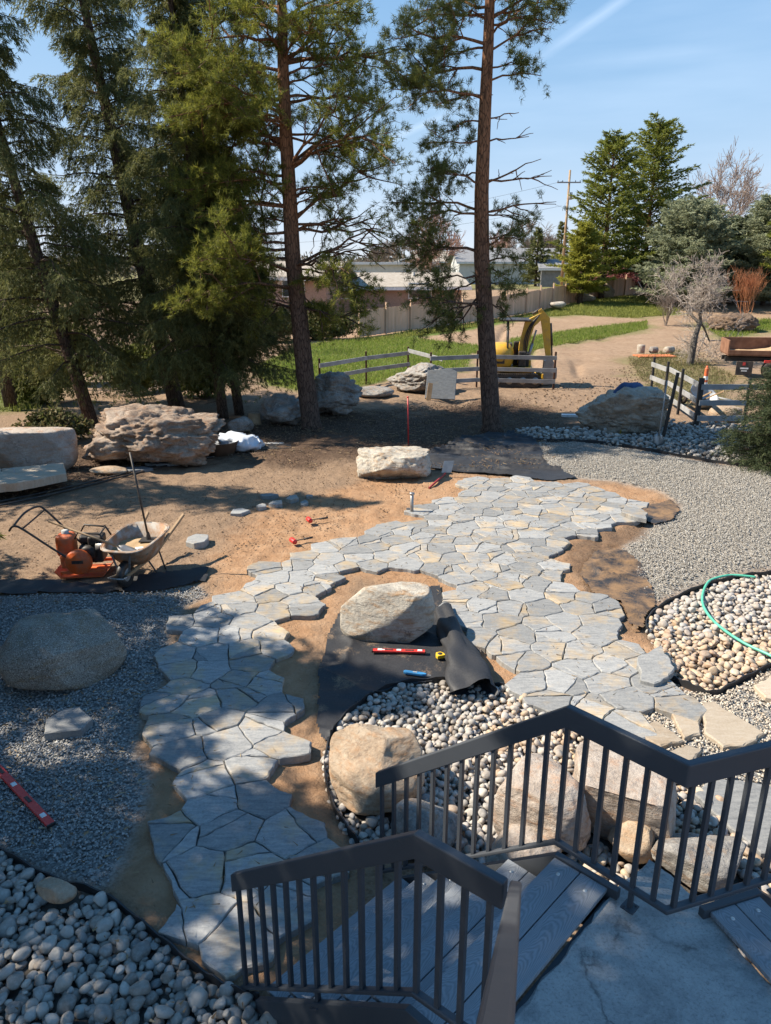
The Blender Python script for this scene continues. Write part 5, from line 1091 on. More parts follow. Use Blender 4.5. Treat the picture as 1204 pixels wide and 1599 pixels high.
def house(label, loc, w, d, h, rise, wall, roof, rz=0, eave=.5, wins=(), hip=False, ridge='x', trim=None, door=None):
    o = empty('house', loc, rz, label, 'house', 'houses beyond the fence'); mb = MB(); mb.box((0, 0, h/2-.3), (w, d, h+.6))
    if rise and ridge == 'y': mb.add([(-w/2, -d/2, h), (w/2, -d/2, h), (0, -d/2, h+rise), (-w/2, d/2, h), (w/2, d/2, h), (0, d/2, h+rise)], [(0, 1, 2), (5, 4, 3)])
    if rise and ridge == 'x': mb.add([(-w/2, -d/2, h), (-w/2, d/2, h), (-w/2, 0, h+rise), (w/2, -d/2, h), (w/2, d/2, h), (w/2, 0, h+rise)], [(0, 2, 1), (3, 4, 5)])
    mb.build('wall', wall, o); rf = MB(); t = .16; W2, D2 = w/2+eave, d/2+eave
    if rise:
        if ridge == 'x':
            k = rise*(1+2*eave/d)
            for s in (-1, 1): rf.add([(x, s*D2*q, h+rise+.03-(k if q else 0)+z) for z in (0, t) for (x, q) in ((-W2, 1), (W2, 1), (W2, 0), (-W2, 0))], [(0, 1, 2, 3), (7, 6, 5, 4), (0, 4, 5, 1), (2, 6, 7, 3), (1, 5, 6, 2), (3, 7, 4, 0)])
        else:
            k = rise*(1+2*eave/w)
            for s in (-1, 1): rf.add([(s*W2*q, y, h+rise+.03-(k if q else 0)+z) for z in (0, t) for (y, q) in ((-D2, 1), (D2, 1), (D2, 0), (-D2, 0))], [(0, 1, 2, 3), (7, 6, 5, 4), (0, 4, 5, 1), (2, 6, 7, 3), (1, 5, 6, 2), (3, 7, 4, 0)])
    else: rf.box((0, 0, h+.12), (2*W2, 2*D2, .22))
    r = rf.build('roof', roof, o); vp = MB(); vp.tube([(w*.2, -d*.15, h+rise*.4), (w*.2, -d*.15, h+rise*.7+.5)], .12, 8); vp.build('vent_pipe', M_CONC, r)
    fa = MB(); fa.box((0, -D2-.02, h-(rise*2*eave/d if ridge == 'x' and rise else 0)+.02), (2*W2, .05, .22)); fa.build('fascia', trim or M_WHITE, o)
    for (x, z, ww, hh) in wins:
        f = MB(); f.box((x, -d/2-.03, z), (ww+.16, .08, hh+.16)); q = f.build('window', M_WHITE, o); g = MB(); g.box((x, -d/2-.06, z), (ww, .06, hh)); g.build('pane', M_GLASS, q)
    return o
M_BRICK = pmat('red_brick', [(.29, .19, .14), (.38, .26, .20)], 8, 4, .9, .2, 20, .01); M_ROOFT = pmat('tan_roof', [(.30, .25, .20), (.40, .35, .29)], 3, 4, .9, .2, 20, .01); M_ROOFG = pmat('grey_roof', [(.17, .17, .175), (.25, .25, .255)], 3, 4, .9, .2, 20, .01)
M_STUC = pmat('stucco', [(.42, .30, .22), (.50, .37, .28)], 3, 4, .9, .2, 20, .01); M_PALE = pmat('pale_siding', [(.52, .52, .50), (.62, .62, .60)], 3, 4, .8, .1, 20, .01)
def on_ground(u, d): p = PY(u, 440, d); p.z = float(T(p.x, p.y)); return p
house('long low brick house with tan roof directly behind the fence', on_ground(600, 68), 12, 9, 2.0, .9, M_BRICK, M_ROOFT, R(6), .7, [(-4, 1.7, 1.8, 1.1), (2.5, 1.7, 1.8, 1.1)])
house('house with grey roof and small red gable above the brick house', on_ground(632, 135), 9, 9, 2.4, 1.6, M_STUC, M_ROOFG, R(4), .5, [(-2, 1.8, 1.4, 1.1), (2, 1.8, 1.4, 1.1)], ridge='y')
house('white flat roofed house left of the grey gable', on_ground(590, 104), 14, 8, 3.6, 0, M_PALE, M_PALE, 0, .5, [(-3, 2, 1.5, 1.2), (3, 2, 1.5, 1.2)])
house('house with white eaves glimpsed behind the left pine trunk', on_ground(440, 62), 9, 8, 3.4, .9, M_BRICK, M_ROOFT, R(-8), .8, [(2, 2.6, 1.6, 1.2)])
house('pale house between the right pine and the utility pole', on_ground(790, 120), 16, 9, 3.2, 1.8, M_PALE, M_ROOFG, R(3), .5, [(-4, 1.8, 1.5, 1.1), (3, 1.8, 1.5, 1.1)])
house('low blue-grey shed behind the fence right of the pole', on_ground(905, 105), 11, 6, 2.3, 1.0, M_ROOFG, M_ROOFG, R(-5), .4, [(-2, 1.3, 1.0, .8)])
house('distant tan house on the skyline left of the pine trunk', on_ground(700, 170), 15, 9, 3.4, 2.0, M_STUC, M_ROOFT, 0, .5, [(-3, 1.8, 1.6, 1.2), (3, 1.8, 1.6, 1.2)])
def utility_pole():
    p = on_ground(877, 88); h = (468-303)*p.y/F; o = empty('utility_pole', p, 0, 'brown wooden utility pole with cross-arm behind the fence', 'utility pole'); mb = MB(); mb.tube([(0, 0, -.3), (.05, 0, h)], [.17, .11], 10); mb.build('pole', M_WOOD, o)
    for z, w in ((h-1.25, 2.6),):
        a = MB(); a.box((0, -.12, z), (w, .10, .13)); q = a.build('cross_arm', M_WOODG, o)
        for x in (-1.2, -.7, .7, 1.2): i = MB(); i.lathe([(.03, 0), (.05, .03), (.03, .08), (.05, .12), (.02, .16)], (x, -.12, z+.06), n=8); i.build('insulator', M_GLASS, o)
    b = MB(); b.lathe([(.0, 0), (.2, .02), (.2, .75), (0, .78)], (.28, -.1, h-3.0), n=12); b.build('transformer', M_CONC, o)
    for k, (zz, y2) in enumerate(((h-1.1, 0), (h-3.6, .3))):
        a = p+Vector((-.6, 0, zz)); e = on_ground(380, 96)+Vector((0, 0, 7.6-1.2*k)); pts = [a+(e-a)*t+Vector((0, 0, -3.2*t*(1-t))) for t in np.linspace(0, 1, 14)]; w = MB(); w.tube([q-p for q in pts], .012, 4); w.build('wire', M_BLACK, o)
utility_pole()
def skyline():
    r = np.random.default_rng(8); n = 5200; x = r.uniform(-190, 230, n); y = r.uniform(170, 330, n); h = (3.5+4.5*np.abs(fbm2(x, y, .06, 3, 3)))*r.beta(2, 1.2, n); c = np.stack([x, y, 1.0+h], 1); d = r.normal(size=(n, 3)); d[:, 2] += .8; d /= np.linalg.norm(d, axis=1, keepdims=True)
    m = leafmat('far_scrub', [(.16, .12, .10), (.12, .11, .07), (.20, .15, .12), (.09, .10, .06)], .2); V, Fc = needle_mesh(c, d, 9, 1.5, .5, .7, r, .7); tag(link('far_treeline', npmesh('far_treeline', V, Fc), m), 'brown and green line of distant trees along the horizon', 'treeline', kind='stuff')
    xs = np.linspace(-900, 900, 80); z = 9+9*np.abs(fbm2(xs, xs*0, .004, 5, 4)); mb = MB(); vs = []
    for a, b in zip(xs, z): vs += [(a, 1150, -5), (a, 1250, float(b)), (a, 1500, -5)]
    mb.add(vs, [(3*i+k, 3*i+3+k, 3*i+4+k, 3*i+1+k) for i in range(79) for k in (0, 1)], True); o = mb.build('hills', pmat('hill_scrub', [(.13, .14, .15), (.18, .19, .20)], .01, 4, .95, 0)); tag(o, kind='structure')
skyline()
boulder('boulder', 'pale boulder at the foot of the taller pine on the rise', 949, 468, 26, 1.6, 1.8, M_TAN, 191, 0, 3, .12, 6, z=1.2)
boulder('boulder', 'flat pale boulder left of the pines on the rise', 915, 471, 34, .7, 1.5, M_LIME, 192, 0, 3, .12, 6, z=1.2)
boulder('boulder', 'low white rock by the fence left of the pines', 872, 481, 26, .5, 1.2, M_LIME, 193, 0, 3, .12, 6, z=1.0)
boulder('dirt_mound', 'brown mound of dug soil behind the fruit tree', 1155, 522, 78, 1.3, 2.6, pmat('dug_soil', [(.09, .058, .038), (.20, .135, .09)], 5, 6, .95, .8, 14, .08), 195, 0, 5, .18, 0, z=.0, cat='soil mound', craggy=.2)

# grass blades
def grass(label, poly, n, h, seed, mat, w=.02):
    r = np.random.default_rng(seed); q = sample_poly(poly, n, r); z = np.asarray(T(q[:, 0], q[:, 1]), float)-.02; d = np.tile([[0, 0, 1.]], (n, 1)); V, Fc = needle_mesh(np.stack([q[:, 0], q[:, 1], z], 1), d, 3, h, w, .45, r, .05)
    tag(link('grass', npmesh('grass', V, Fc), mat), label, 'grass', kind='stuff')
M_GR = leafmat('lawn_grass', [(.12, .18, .022), (.22, .29, .045), (.16, .23, .03), (.30, .29, .09), (.20, .26, .04), (.34, .30, .13)], .5)
grass('bright green lawn behind the gate', G_LAWN, 20000, .16, 1, M_GR, .03); grass('green strip across the churned field', G_STRIP, 9000, .16, 2, M_GR, .04); grass('green rise in front of the far fence', G_FENCE, 16000, .2, 3, leafmat('dry_lawn', [(.18, .20, .04), (.30, .30, .08), (.22, .24, .055)], .45), .06); grass('grass beyond the bench at the left', G_LEFT, 6000, .25, 4, M_LEAFY, .04); grass('grass at the right edge behind the soil mound', G_RIGHT, 4000, .2, 5, M_GR, .05); grass('thin dry grass under the fruit tree', G_DRY, 5000, .12, 6, M_WEED, .02)

# ================================================================== gate and rail fences
def rail_fence(label, posts, rails, hpost, post_mat, name='rail_fence', bh=.15, sag=None):
    """posts: ground points; rails: heights of each horizontal board"""
    o = empty(name, posts[0], 0, label, 'fence'); b = o.location
    for i, p in enumerate(posts): m = MB(); m.box((0, 0, hpost/2-.1), (.07, .07, hpost+.2)); q = m.build('post', post_mat, o, .004, 1); q.location = p-b
    for a, c in zip(posts, posts[1:]):
        d = (c-a); off = Vector((d.y, -d.x, 0)).normalized()*.055
        if off.y > 0: off = -off
        for z in rails: m = MB(); m.beam(a+off+Vector((0, 0, z))-b-d.normalized()*.05, c+off+Vector((0, 0, z))-b+d.normalized()*.05, .035, bh); m.build('board', M_WOODG, o, .004, 1)
    return o
gp = [P(637,603), P(686,611), P(744,606), P(864,607)]
o = rail_fence('open grey board gate in front of the excavator', [P(672,608), P(744,604), P(864,607)], [.27, .68, 1.13], 1.35, M_RUST, 'gate')
o = rail_fence('grey two board fence running up to the round boulder', [P(500,615), P(572,600), P(637,590)], [.55, 1.0], 1.25, M_RUST)
m = MB(); m.beam(P(637,590)+Vector((0, -.06, 1.1)), P(690,600)+Vector((0, -.06, .95)), .035, .15); tag(m.build('loose_board', M_WOODG, None, .004, 1), 'short grey board sloping between fence post and gate', 'board')
rail_fence('grey three board fence running back from the jacket boulder', [P(1084,668), P(1058,648), P(1036,632), P(1015,622)], [.28, .72, 1.16], 1.4, M_DARKST)
rail_fence('grey three board fence facing the viewer behind the dark spruce', [P(1088,668), P(1160,668), P(1215,668)], [.28, .72, 1.16], 1.4, M_DARKST)

# ================================================================== excavator
def excavator():
    p = P(800, 600); o = empty('mini_excavator', p, R(0), 'yellow mini excavator parked behind the gate', 'excavator')
    for s in (-1, 1):
        t = MB(); y = s*.62; prof = []; Lh, r = .72, .24
        for k in range(9): a = -math.pi/2+math.pi*k/8; prof.append((Lh+r*math.cos(a), r+r*math.sin(a)))
        for k in range(9): a = math.pi/2+math.pi*k/8; prof.append((-Lh+r*math.cos(a), r+r*math.sin(a)))
        M = Matrix(((1, 0, 0), (0, 0, -1), (0, 1, 0))); t.prism(prof, -.15, .15, M, (0, y, 0)); tk = t.build('track', M_BLACK, o, .01)
        for k in range(22): g = MB(); x = -Lh+2*Lh*k/21; g.box((x, y, 2*r+.012), (.035, .30, .03)); g.build('grouser', M_BLACK, tk)
        for x in (-Lh, -.25, .25, Lh): w = MB(); w.lathe([(0, .16), (.13, .16), (.15, .13), (.15, -.13), (.13, -.16), (0, -.16)], (x, y, r), Matrix.Rotation(math.pi/2, 3, 'X'), 14); w.build('roller', M_STEEL, tk)
    m = MB(); m.box((0, 0, .36), (1.1, .9, .22)); m.build('undercarriage', M_DARKST, o, .02)
    m = MB(); m.beam((1.0, -.75, .3), (1.0, .75, .3), .06, .38); m.beam((.5, -.5, .3), (1.0, -.5, .3), .09, .12); m.beam((.5, .5, .3), (1.0, .5, .3), .09, .12); m.build('dozer_blade', M_YEL, o, .01)
    up = empty('upper_structure', (0, 0, 0)); up.parent = o; up.rotation_euler = (0, 0, R(-8))
    m = MB(); m.box((-.05, 0, .62), (1.5, 1.2, .18)); m.build('deck', M_YEL, up, .03)
    # rounded engine hood / counterweight at the back (left in the picture)
    V, Fc = ICO[4]; V = V.copy(); V = np.sign(V)*np.abs(V)**.72; V = V*np.array([.52, .66, .50])+np.array([-.52, 0, 1.08]); V[:, 2] = np.maximum(V[:, 2], .66); link('engine_hood', npmesh('engine_hood', V, Fc, True), M_YEL, up)
    m = MB(); m.box((-.60, -.62, .98), (.5, .06, .26)); m.build('grille', M_BLACK, up, .01)
    m = MB(); m.box((.05, .1, .98), (.42, .5, .12)); m.box((-.13, .1, 1.28), (.12, .48, .55)); m.build('seat', M_BLACK, up, .04)
    for s in (-.18, .38): m = MB(); m.tube([(.28, s, .75), (.34, s, 1.2)], .02, 6); m.box((.35, s, 1.25), (.06, .06, .1)); m.build('control_lever', M_BLACK, up)
    m = MB(); m.box((.5, .1, .95), (.14, .7, .5)); m.build('console', M_DARKST, up, .02)
    for s in (-.5, .55): m = MB(); m.tube([(-.25, s, .9), (-.28, s, 2.38)], .04, 8); m.build('canopy_post', M_BLACK, up)
    m = MB(); m.box((-.02, .02, 2.42), (1.15, 1.25, .07)); m.build('canopy', M_BLACK, up, .03)
    # boom, stick, bucket reach to the right
    def arm(name, pts, w, hs, par, mat):
        mb = MB(); vs = []; n = len(pts)
        for i, q in enumerate(pts):
            d = Vector(pts[min(i+1, n-1)])-Vector(pts[max(i-1, 0)]); d.normalize(); u = Vector((-d.z, 0, d.x)); q = Vector(q)
            for (a, b) in ((-1, -1), (1, -1), (1, 1), (-1, 1)): vs.append(q+Vector((0, a*w/2, 0))+u*(b*hs[i]/2))
        mb.add(vs, [(4*i+k, 4*i+(k+1) % 4, 4*i+4+(k+1) % 4, 4*i+4+k) for i in range(n-1) for k in range(4)]+[(3, 2, 1, 0), (4*n-4, 4*n-3, 4*n-2, 4*n-1)]); return mb.build(name, mat, par, .012)
    ox = -.32
    def X(pts): return [(x+ox, y, z) for x, y, z in pts]
    m = MB(); m.box((.82+ox, 0, .72), (.30, .34, .46)); m.build('swing_post', M_YEL, up, .03)
    bm = arm('boom', X([(.58, -.02, .80), (.66, -.02, 1.5), (.84, -.02, 2.28), (1.30, -.02, 2.60)]), .22, [.24, .34, .40, .20], up, M_YEL)
    m = MB(); m.tube(X([(.82, -.02, .85), (.98, -.02, 1.55)]), .06, 8); m.tube(X([(.98, -.02, 1.55), (1.10, -.02, 2.05)]), .035, 8); m.build('boom_cylinder', M_STEEL, up)
    st = arm('stick', X([(1.18, -.02, 2.80), (1.40, -.02, 2.46), (1.62, -.02, .95)]), .19, [.14, .34, .18], up, M_YEL)
    m = MB(); m.tube(X([(.92, -.02, 2.62), (1.22, -.02, 2.82)]), .055, 8); m.tube(X([(1.60, -.02, 2.3), (1.70, -.02, 1.5)]), .055, 8); m.tube(X([(1.70, -.02, 1.5), (1.74, -.02, 1.05)]), .03, 8); m.build('stick_cylinder', M_BLACK, up)
    M = Matrix(((1, 0, 0), (0, 0, -1), (0, 1, 0))); bk = MB(); prof = [(1.45, .95), (1.75, 1.0), (1.95, .65), (1.95, .3), (1.72, .05), (1.40, .02), (1.38, .08), (1.66, .14), (1.86, .35), (1.86, .62), (1.70, .86), (1.5, .84)]; bk.prism([(x+ox, z) for x, z in prof], -.25, .25, M)
    for s in (-.24, .24): bk.prism([(x+ox, z) for x, z in [(1.45, .93), (1.74, .97), (1.93, .64), (1.93, .3), (1.71, .07), (1.40, .04)]], -.015, .015, M, (0, s, 0))
    b = bk.build('bucket', M_STEEL, up, .006)
    for s in (-.2, -.07, .07, .2): t = MB(); t.beam((1.42+ox, s, .05), (1.28+ox, s, .03), .06, .03); t.build('bucket_tooth', M_DARKST, b)
    m = MB(); m.box((.22, .30, 1.15), (.5, .1, .9)); m.build('control_stand', M_BLACK, up, .05); m = MB(); m.box((.30, -.35, 1.0), (.3, .2, .6)); m.build('side_console', M_BLACK, up, .05)
    for k in range(3): h = MB(); h.tube(smooth_line([(.40+.05*k, -.15, .9), (.35+.06*k, -.18, 1.6), (.52+.05*k, -.16, 2.2), (.86, -.12, 2.6)], 5), .022, 6); h.build('hydraulic_hose', M_BLACK, up)
excavator()

# ================================================================== wheelbarrow, compactor, tamper
def wheelbarrow():
    p = P(198, 917); o = empty('wheelbarrow', p, R(80), 'rusty wheelbarrow with a load of sand on the dirt', 'wheelbarrow')
    # local +x runs back towards the handles
    w = MB(); n = 18; w.lathe([(.10, -.045), (.17, -.05), (.195, -.03), (.20, 0), (.195, .03), (.17, .05), (.10, .045)], (0, 0, .20), Matrix.Rotation(math.pi/2, 3, 'X'), 22); wh = w.build('wheel', M_BLACK, o)
    q = MB(); q.lathe([(0, -.04), (.105, -.035), (.115, 0), (.105, .035), (0, .04)], (0, 0, .20), Matrix.Rotation(math.pi/2, 3, 'X'), 18); q.build('rim', M_CONC, wh)
    tray_m = NT('rusty_tray'); v = tray_m.coord('Object'); a = tray_m.noise(v, 4, 6, .7); c = tray_m.ramp(a, [(.3, (.36, .15, .06)), (.45, (.30, .19, .12)), (.6, (.38, .35, .31))]); tray_m = tray_m.fin(c, .7, tray_m.bump(tray_m.noise(v, 30, 4), .3, .004), .2, .4)
    # bowl: rounded rectangle loops from rim to floor
    def loop(x0, x1, hw, z, tilt, k=28):
        out = []
        for i in range(k):
            a = 2*math.pi*i/k; cx, cy = math.cos(a), math.sin(a); e = .55; x = (x0+x1)/2+(x1-x0)/2*math.copysign(abs(cx)**e, cx); y = hw*math.copysign(abs(cy)**e, cy)*(1-.10*(1-(x-x0)/(x1-x0))); out.append((x, y, z+tilt*(x-x0)))
        return out
    k = 28; loops = [loop(-.13, .90, .37, .60, .07), loop(-.10, .88, .35, .60, .07), loop(.02, .80, .30, .42, .05), loop(.14, .70, .22, .30, .02)]
    rim_out = [loop(-.15, .92, .385, .59, .07)]; allv = rim_out+loops; m = MB(); vs = [q for l in allv for q in l]; fs = [(j*k+i, j*k+(i+1) % k, (j+1)*k+(i+1) % k, (j+1)*k+i) for j in range(len(allv)-1) for i in range(k)]+[tuple((len(allv)-1)*k+i for i in range(k))]
    m.add(vs, fs, True); t = m.build('tray', tray_m, o); s = t.modifiers.new('solid', 'SOLIDIFY'); s.thickness = .008
    m = MB(); m.tube(rim_out[0]+[rim_out[0][0]], .012, 6); m.build('tray_rim', tray_m, t)
    for sgn in (-1, 1):
        m = MB(); m.beam((-.10, sgn*.07, .21), (.55, sgn*.21, .33), .04, .05); m.beam((.55, sgn*.21, .33), (1.38, sgn*.30, .66), .04, .045); m.build('handle', M_WOOD, o, .006)
        m = MB(); m.tube([(.62, sgn*.22, .36), (.70, sgn*.26, .0), (.50, sgn*.24, .0), (.36, sgn*.17, .30)], .014, 6); m.build('leg', M_BLACK, o)
        m = MB(); m.beam((-.02, sgn*.075, .22), (-.06, sgn*.14, .52), .03, .006, (1, 0, 0)); m.build('brace', M_STEEL, o)
    m = MB(); m.tube([(-.25, -.12, .24), (-.27, 0, .24), (-.25, .12, .24), (-.02, .085, .2)], .012, 6); m.tube([(-.25, -.12, .24), (-.02, -.085, .2)], .012, 6); m.build('nose_guard', M_STEEL, o)
    # sand load and a shovel lying across it
    V = np.array([(x, y) for x in np.linspace(.0, .82, 20) for y in np.linspace(-.30, .30, 16)]); z = .49+.05*fbm2(V[:, 0], V[:, 1], 4, 3, 3)-.20*((V[:, 0]-.45)**2); r = np.array([(i*16+j, (i+1)*16+j, (i+1)*16+j+1, i*16+j+1) for i in range(19) for j in range(15)]); keep = [f for f in r if all(((V[g, 0]-.41)/.43)**4+((V[g, 1])/.32)**4 < 1 for g in f)]
    ld = link('sand_load', npmesh('sand_load', np.column_stack([V, z]), np.array(keep), True), pmat('damp_sand', [(.30, .19, .09), (.44, .31, .18)], 6, 5, .95, .5, 40, .01)); ld.location = p; ld.rotation_euler = (0, 0, R(80)); tag(ld, 'heap of tan sand inside the wheelbarrow', 'sand')
    pole0 = o.matrix_basis@Vector((.58, -.10, .52)); top = PY(203, 706, pole0.y+.15); tm = empty('tamper', pole0, 0, 'black hand tamper standing upright in the wheelbarrow', 'tamper'); m = MB(); m.tube([(0, 0, .02), top-pole0], .016, 8); m.build('shaft', M_BLACK, tm); m = MB(); m.box((0, 0, 0), (.24, .2, .022)); m.lathe([(.04, .01), (.03, .07), (.018, .12)], n=10); m.build('plate', M_DARKST, tm, .004)
    a = P(76, 814, .88); b = o.matrix_basis@Vector((.10, .12, .58)); sh = empty('shovel', b, 0, 'tan wooden handled shovel lying across the wheelbarrow to the left', 'shovel'); m = MB(); m.tube([(0, 0, 0), a-b], [.017, .016], 8); m.build('shaft', M_WOOD, sh)
    d = (b-a).normalized(); sd = d.cross(Vector((0, 0, 1))).normalized(); m = MB(); vs = []
    for (l, wd, dz) in ((0, .03, .0), (.06, .09, .005), (.2, .10, .0), (.3, .05, .01), (.33, .0, .015)):
        for s in (-1, -.5, 0, .5, 1): vs.append(d*l+sd*(s*wd)+Vector((0, 0, dz+.02*abs(s)-.01)))
    m.add(vs, [(5*i+k, 5*i+k+1, 5*i+6+k, 5*i+5+k) for i in range(4) for k in range(4)], True); q = m.build('blade', M_STEEL, sh); s = q.modifiers.new('s', 'SOLIDIFY'); s.thickness = .004
    sc = MB(); sc.box((0, 0, 0), (.12, .08, .03)); q = sc.build('white_bag', M_WHITE, None, .012, 3); q.location = o.matrix_basis@Vector((.24, -.14, .515)); q.rotation_euler = (.1, .15, .8); tag(q, 'small white bag lying on the sand in the wheelbarrow', 'bag')
wheelbarrow()
def compactor():
    p = P(136, 894); o = empty('plate_compactor', p, R(6), 'orange plate compactor with black engine beside the wheelbarrow', 'compactor')
    m = MB(); vs = [(-.38, 0, .12), (-.30, 0, .02), (.30, 0, .02), (.40, 0, .14)]; th = .015
    pts = [(x, y, z+d) for y in (-.25, .25) for d in (0, th) for (x, _, z) in vs]; fs = []
    for i in range(3): fs += [(i, i+1, 8+i+1, 8+i), (4+i, 12+i, 12+i+1, 4+i+1), (i, 4+i, 4+i+1, i+1), (8+i, 8+i+1, 12+i+1, 12+i)]
    fs += [(0, 8, 12, 4), (3, 7, 15, 11)]; m.add(pts, fs); m.build('base_plate', M_ORANGE, o, .004)
    for s in (-.22, .22): m = MB(); m.beam((-.30, s, .10), (.34, s, .12), .03, .05); m.build('side_rail', M_ORANGE, o, .006)
    m = MB(); m.lathe([(0, -.06), (.17, -.06), (.19, -.03), (.19, .03), (.17, .06), (0, .06)], (-.02, -.24, .27), Matrix.Rotation(math.pi/2, 3, 'X')@Matrix.Rotation(.4, 3, 'Z'), 26); bg = m.build('belt_guard', M_ORANGE, o); m = MB(); m.box((-.02, -.306, .29), (.16, .006, .05)); m.build('label', M_BLACK, bg)
    m = MB(); m.box((-.16, -.18, .27), (.26, .12, .22)); m.build('guard_body', M_ORANGE, o, .04)
    m = MB(); m.box((-.24, .02, .46), (.26, .28, .34)); tk = m.build('water_tank', M_ORANGE, o, .07, 4); m = MB(); m.lathe([(.0, .05), (.05, .05), (.055, .0)], (-.24, .02, .63), n=12); m.build('cap', M_CONC, tk)
    m = MB(); m.box((.12, .04, .32), (.34, .30, .26)); m.build('engine_block', M_DARKST, o, .03); m = MB(); m.box((.20, .02, .53), (.22, .24, .14)); m.build('air_filter', M_BLACK, o, .035, 3)
    m = MB(); m.box((.02, .10, .52), (.16, .2, .12)); m.build('fuel_tank', M_DARKST, o, .04, 3); m = MB(); m.lathe([(0, -.09), (.07, -.09), (.07, .09), (0, .09)], (.30, -.08, .44), Matrix.Rotation(math.pi/2, 3, 'Y'), 14); m.build('muffler', M_STEEL, o); m = MB(); m.lathe([(0, -.03), (.11, -.03), (.12, .02), (.06, .03), (0, .03)], (.10, -.14, .36), Matrix.Rotation(math.pi/2, 3, 'X'), 18); m.build('recoil_starter', M_BLACK, o)
    m = MB(); m.tube([(-.06, -.16, .60), (.0, -.16, .70), (.30, -.16, .66), (.38, -.16, .50)], .014, 6); m.tube([(-.06, .18, .60), (.0, .18, .70), (.30, .18, .66), (.38, .18, .50)], .014, 6); m.tube([(.30, -.16, .66), (.30, .18, .66)], .014, 6); m.build('lift_frame', M_BLACK, o)
    # handle loop leaning out to the left
    m = MB(); l = [(.10, -.26, .14), (-.35, -.26, .50), (-.72, -.27, .82), (-.84, -.26, .86), (-.92, -.22, .78)]; m.tube(smooth_line(l, 5), .016, 8); l2 = [(.10, .26, .14), (-.25, .26, .55), (-.56, .26, .93), (-.66, .22, .99), (-.76, .0, .97), (-.84, -.26, .86)]; m.tube(smooth_line(l2, 5), .016, 8); m.tube([(-.56, .26, .93), (-.72, -.27, .82)], .012, 6); m.build('handle', M_BLACK, o)
compactor()

# ================================================================== small tools and site clutter
def level(label, a, b, z, w=.055, h=.025, name='spirit_level'):
    a = P(a[0], a[1], z); b = P(b[0], b[1], z); c = (a+b)/2; d = b-a; L = d.length; o = empty(name, c, math.atan2(d.y, d.x), label, 'spirit level'); m = MB(); m.box((0, 0, h/2), (L, w, h)); m.build('body', M_RED, o, .004)
    for s in (-1, 1): m = MB(); m.box((s*(L/2+.004), 0, h/2), (.016, w+.004, h+.004)); m.build('end_cap', M_BLACK, o, .003)
    for x in (-.36, 0, .40): m = MB(); m.box((x*L, 0, h+.002), (.055, w*.6, .008)); q = m.build('vial', M_WHITE, o, .003)
    for x in (-.19, .20): m = MB(); m.box((x*L, 0, h+.0015), (.10, w*.42, .006)); m.build('hand_hole', M_BLACK, o, .0025)
    m = MB(); m.box((-.28*L, 0, h+.001), (.07, w*.3, .004)); m.build('printed_label', M_WHITE, o)
    return o
level('long red spirit level lying on the left gravel', (-28, 1175), (80, 1290), .03, .07)
level('red spirit level lying on the black fabric before the boulder', (582, 1017), (664, 1019), .05, .06)
def knife():
    p = P(648, 1053, .045); o = empty('utility_knife', p, R(-14), 'blue utility knife on the black fabric', 'knife'); m = MB(); prof = [(-.13, -.018), (-.10, -.028), (.08, -.026), (.13, -.01), (.13, .01), (.08, .022), (-.11, .024), (-.13, .012)]; m.prism(prof, 0, .03); m.build('handle', solid('blue_plastic', (.05, .24, .48), .4), o, .007); m = MB(); m.box((.155, 0, .012), (.05, .02, .003)); m.build('blade', M_STEEL, o); m = MB(); m.box((0, 0, .031), (.05, .016, .006)); m.build('slider', M_CONC, o, .002)
knife()
def tape():
    p = P(687, 1026, .05); o = empty('tape_measure', p, R(20), 'yellow tape measure by the folded fabric', 'tape measure'); m = MB(); m.prism([(-.05, -.045), (.05, -.045), (.055, .0), (.03, .05), (-.03, .05), (-.055, .0)], 0, .045); m.build('case', solid('tape_yellow', (.75, .48, .03), .4), o, .008); m = MB(); m.lathe([(0, .048), (.028, .048), (.03, .044)], n=14); m.build('badge', M_BLACK, o); m = MB(); m.box((.075, -.04, .01), (.05, .02, .002)); m.build('blade_tip', M_STEEL, o)
tape()
def mallet(label, a, b):
    a = P(a[0], a[1], .03); b = P(b[0], b[1], .025); d = (b-a); o = empty('mallet', a, math.atan2(d.y, d.x), label, 'mallet', 'red mallets on the sand'); m = MB(); m.lathe([(0, -.075), (.04, -.075), (.045, -.06), (.045, .06), (.04, .075), (0, .075)], (0, 0, .04), Matrix.Rotation(math.pi/2, 3, 'X'), 14); m.build('head', M_RED, o); m = MB(); m.tube([(.03, 0, .04), (d.length*.55, 0, .03)], [.015, .013], 8); m.build('shaft', M_WOOD, o); m = MB(); m.tube([(d.length*.55, 0, .03), (d.length, 0, .028)], [.02, .018], 8); m.build('grip', M_BLACK, o)
mallet('red mallet lying further back on the sand', (483, 815), (512, 811)); mallet('red mallet lying nearer on the sand', (458, 848), (488, 842))
def stake(label, u, v, h, r, mat, lean=(0, 0), cat='stake', name='stake'):
    p = P(u, v); m = MB(); m.tube([(0, 0, -.15), (lean[0], lean[1], h)], r, 8); m.lathe([(r*.5, h+.001), (r*1.5, h-.004), (r*1.5, h-.03), (r, h-.04)], (lean[0], lean[1], 0), n=10); o = m.build(name, mat); o.location = p; return tag(o, label, cat)
stake('thin red marker stake behind the pale flat-topped boulder', 638, 695, 1.25, .018, M_RED, (-.03, 0)); stake('short galvanised pipe stake at the patio edge', 643, 803, .42, .032, M_STEEL)
m = MB(); m.box((0, 0, .05), (.07, .02, .1)); q = m.build('stake_clip', M_STEEL, None, .003); q.location = P(639, 801)+Vector((-.02, 0, .0)); tag(q, 'small steel clip at the foot of the pipe stake', 'clip')
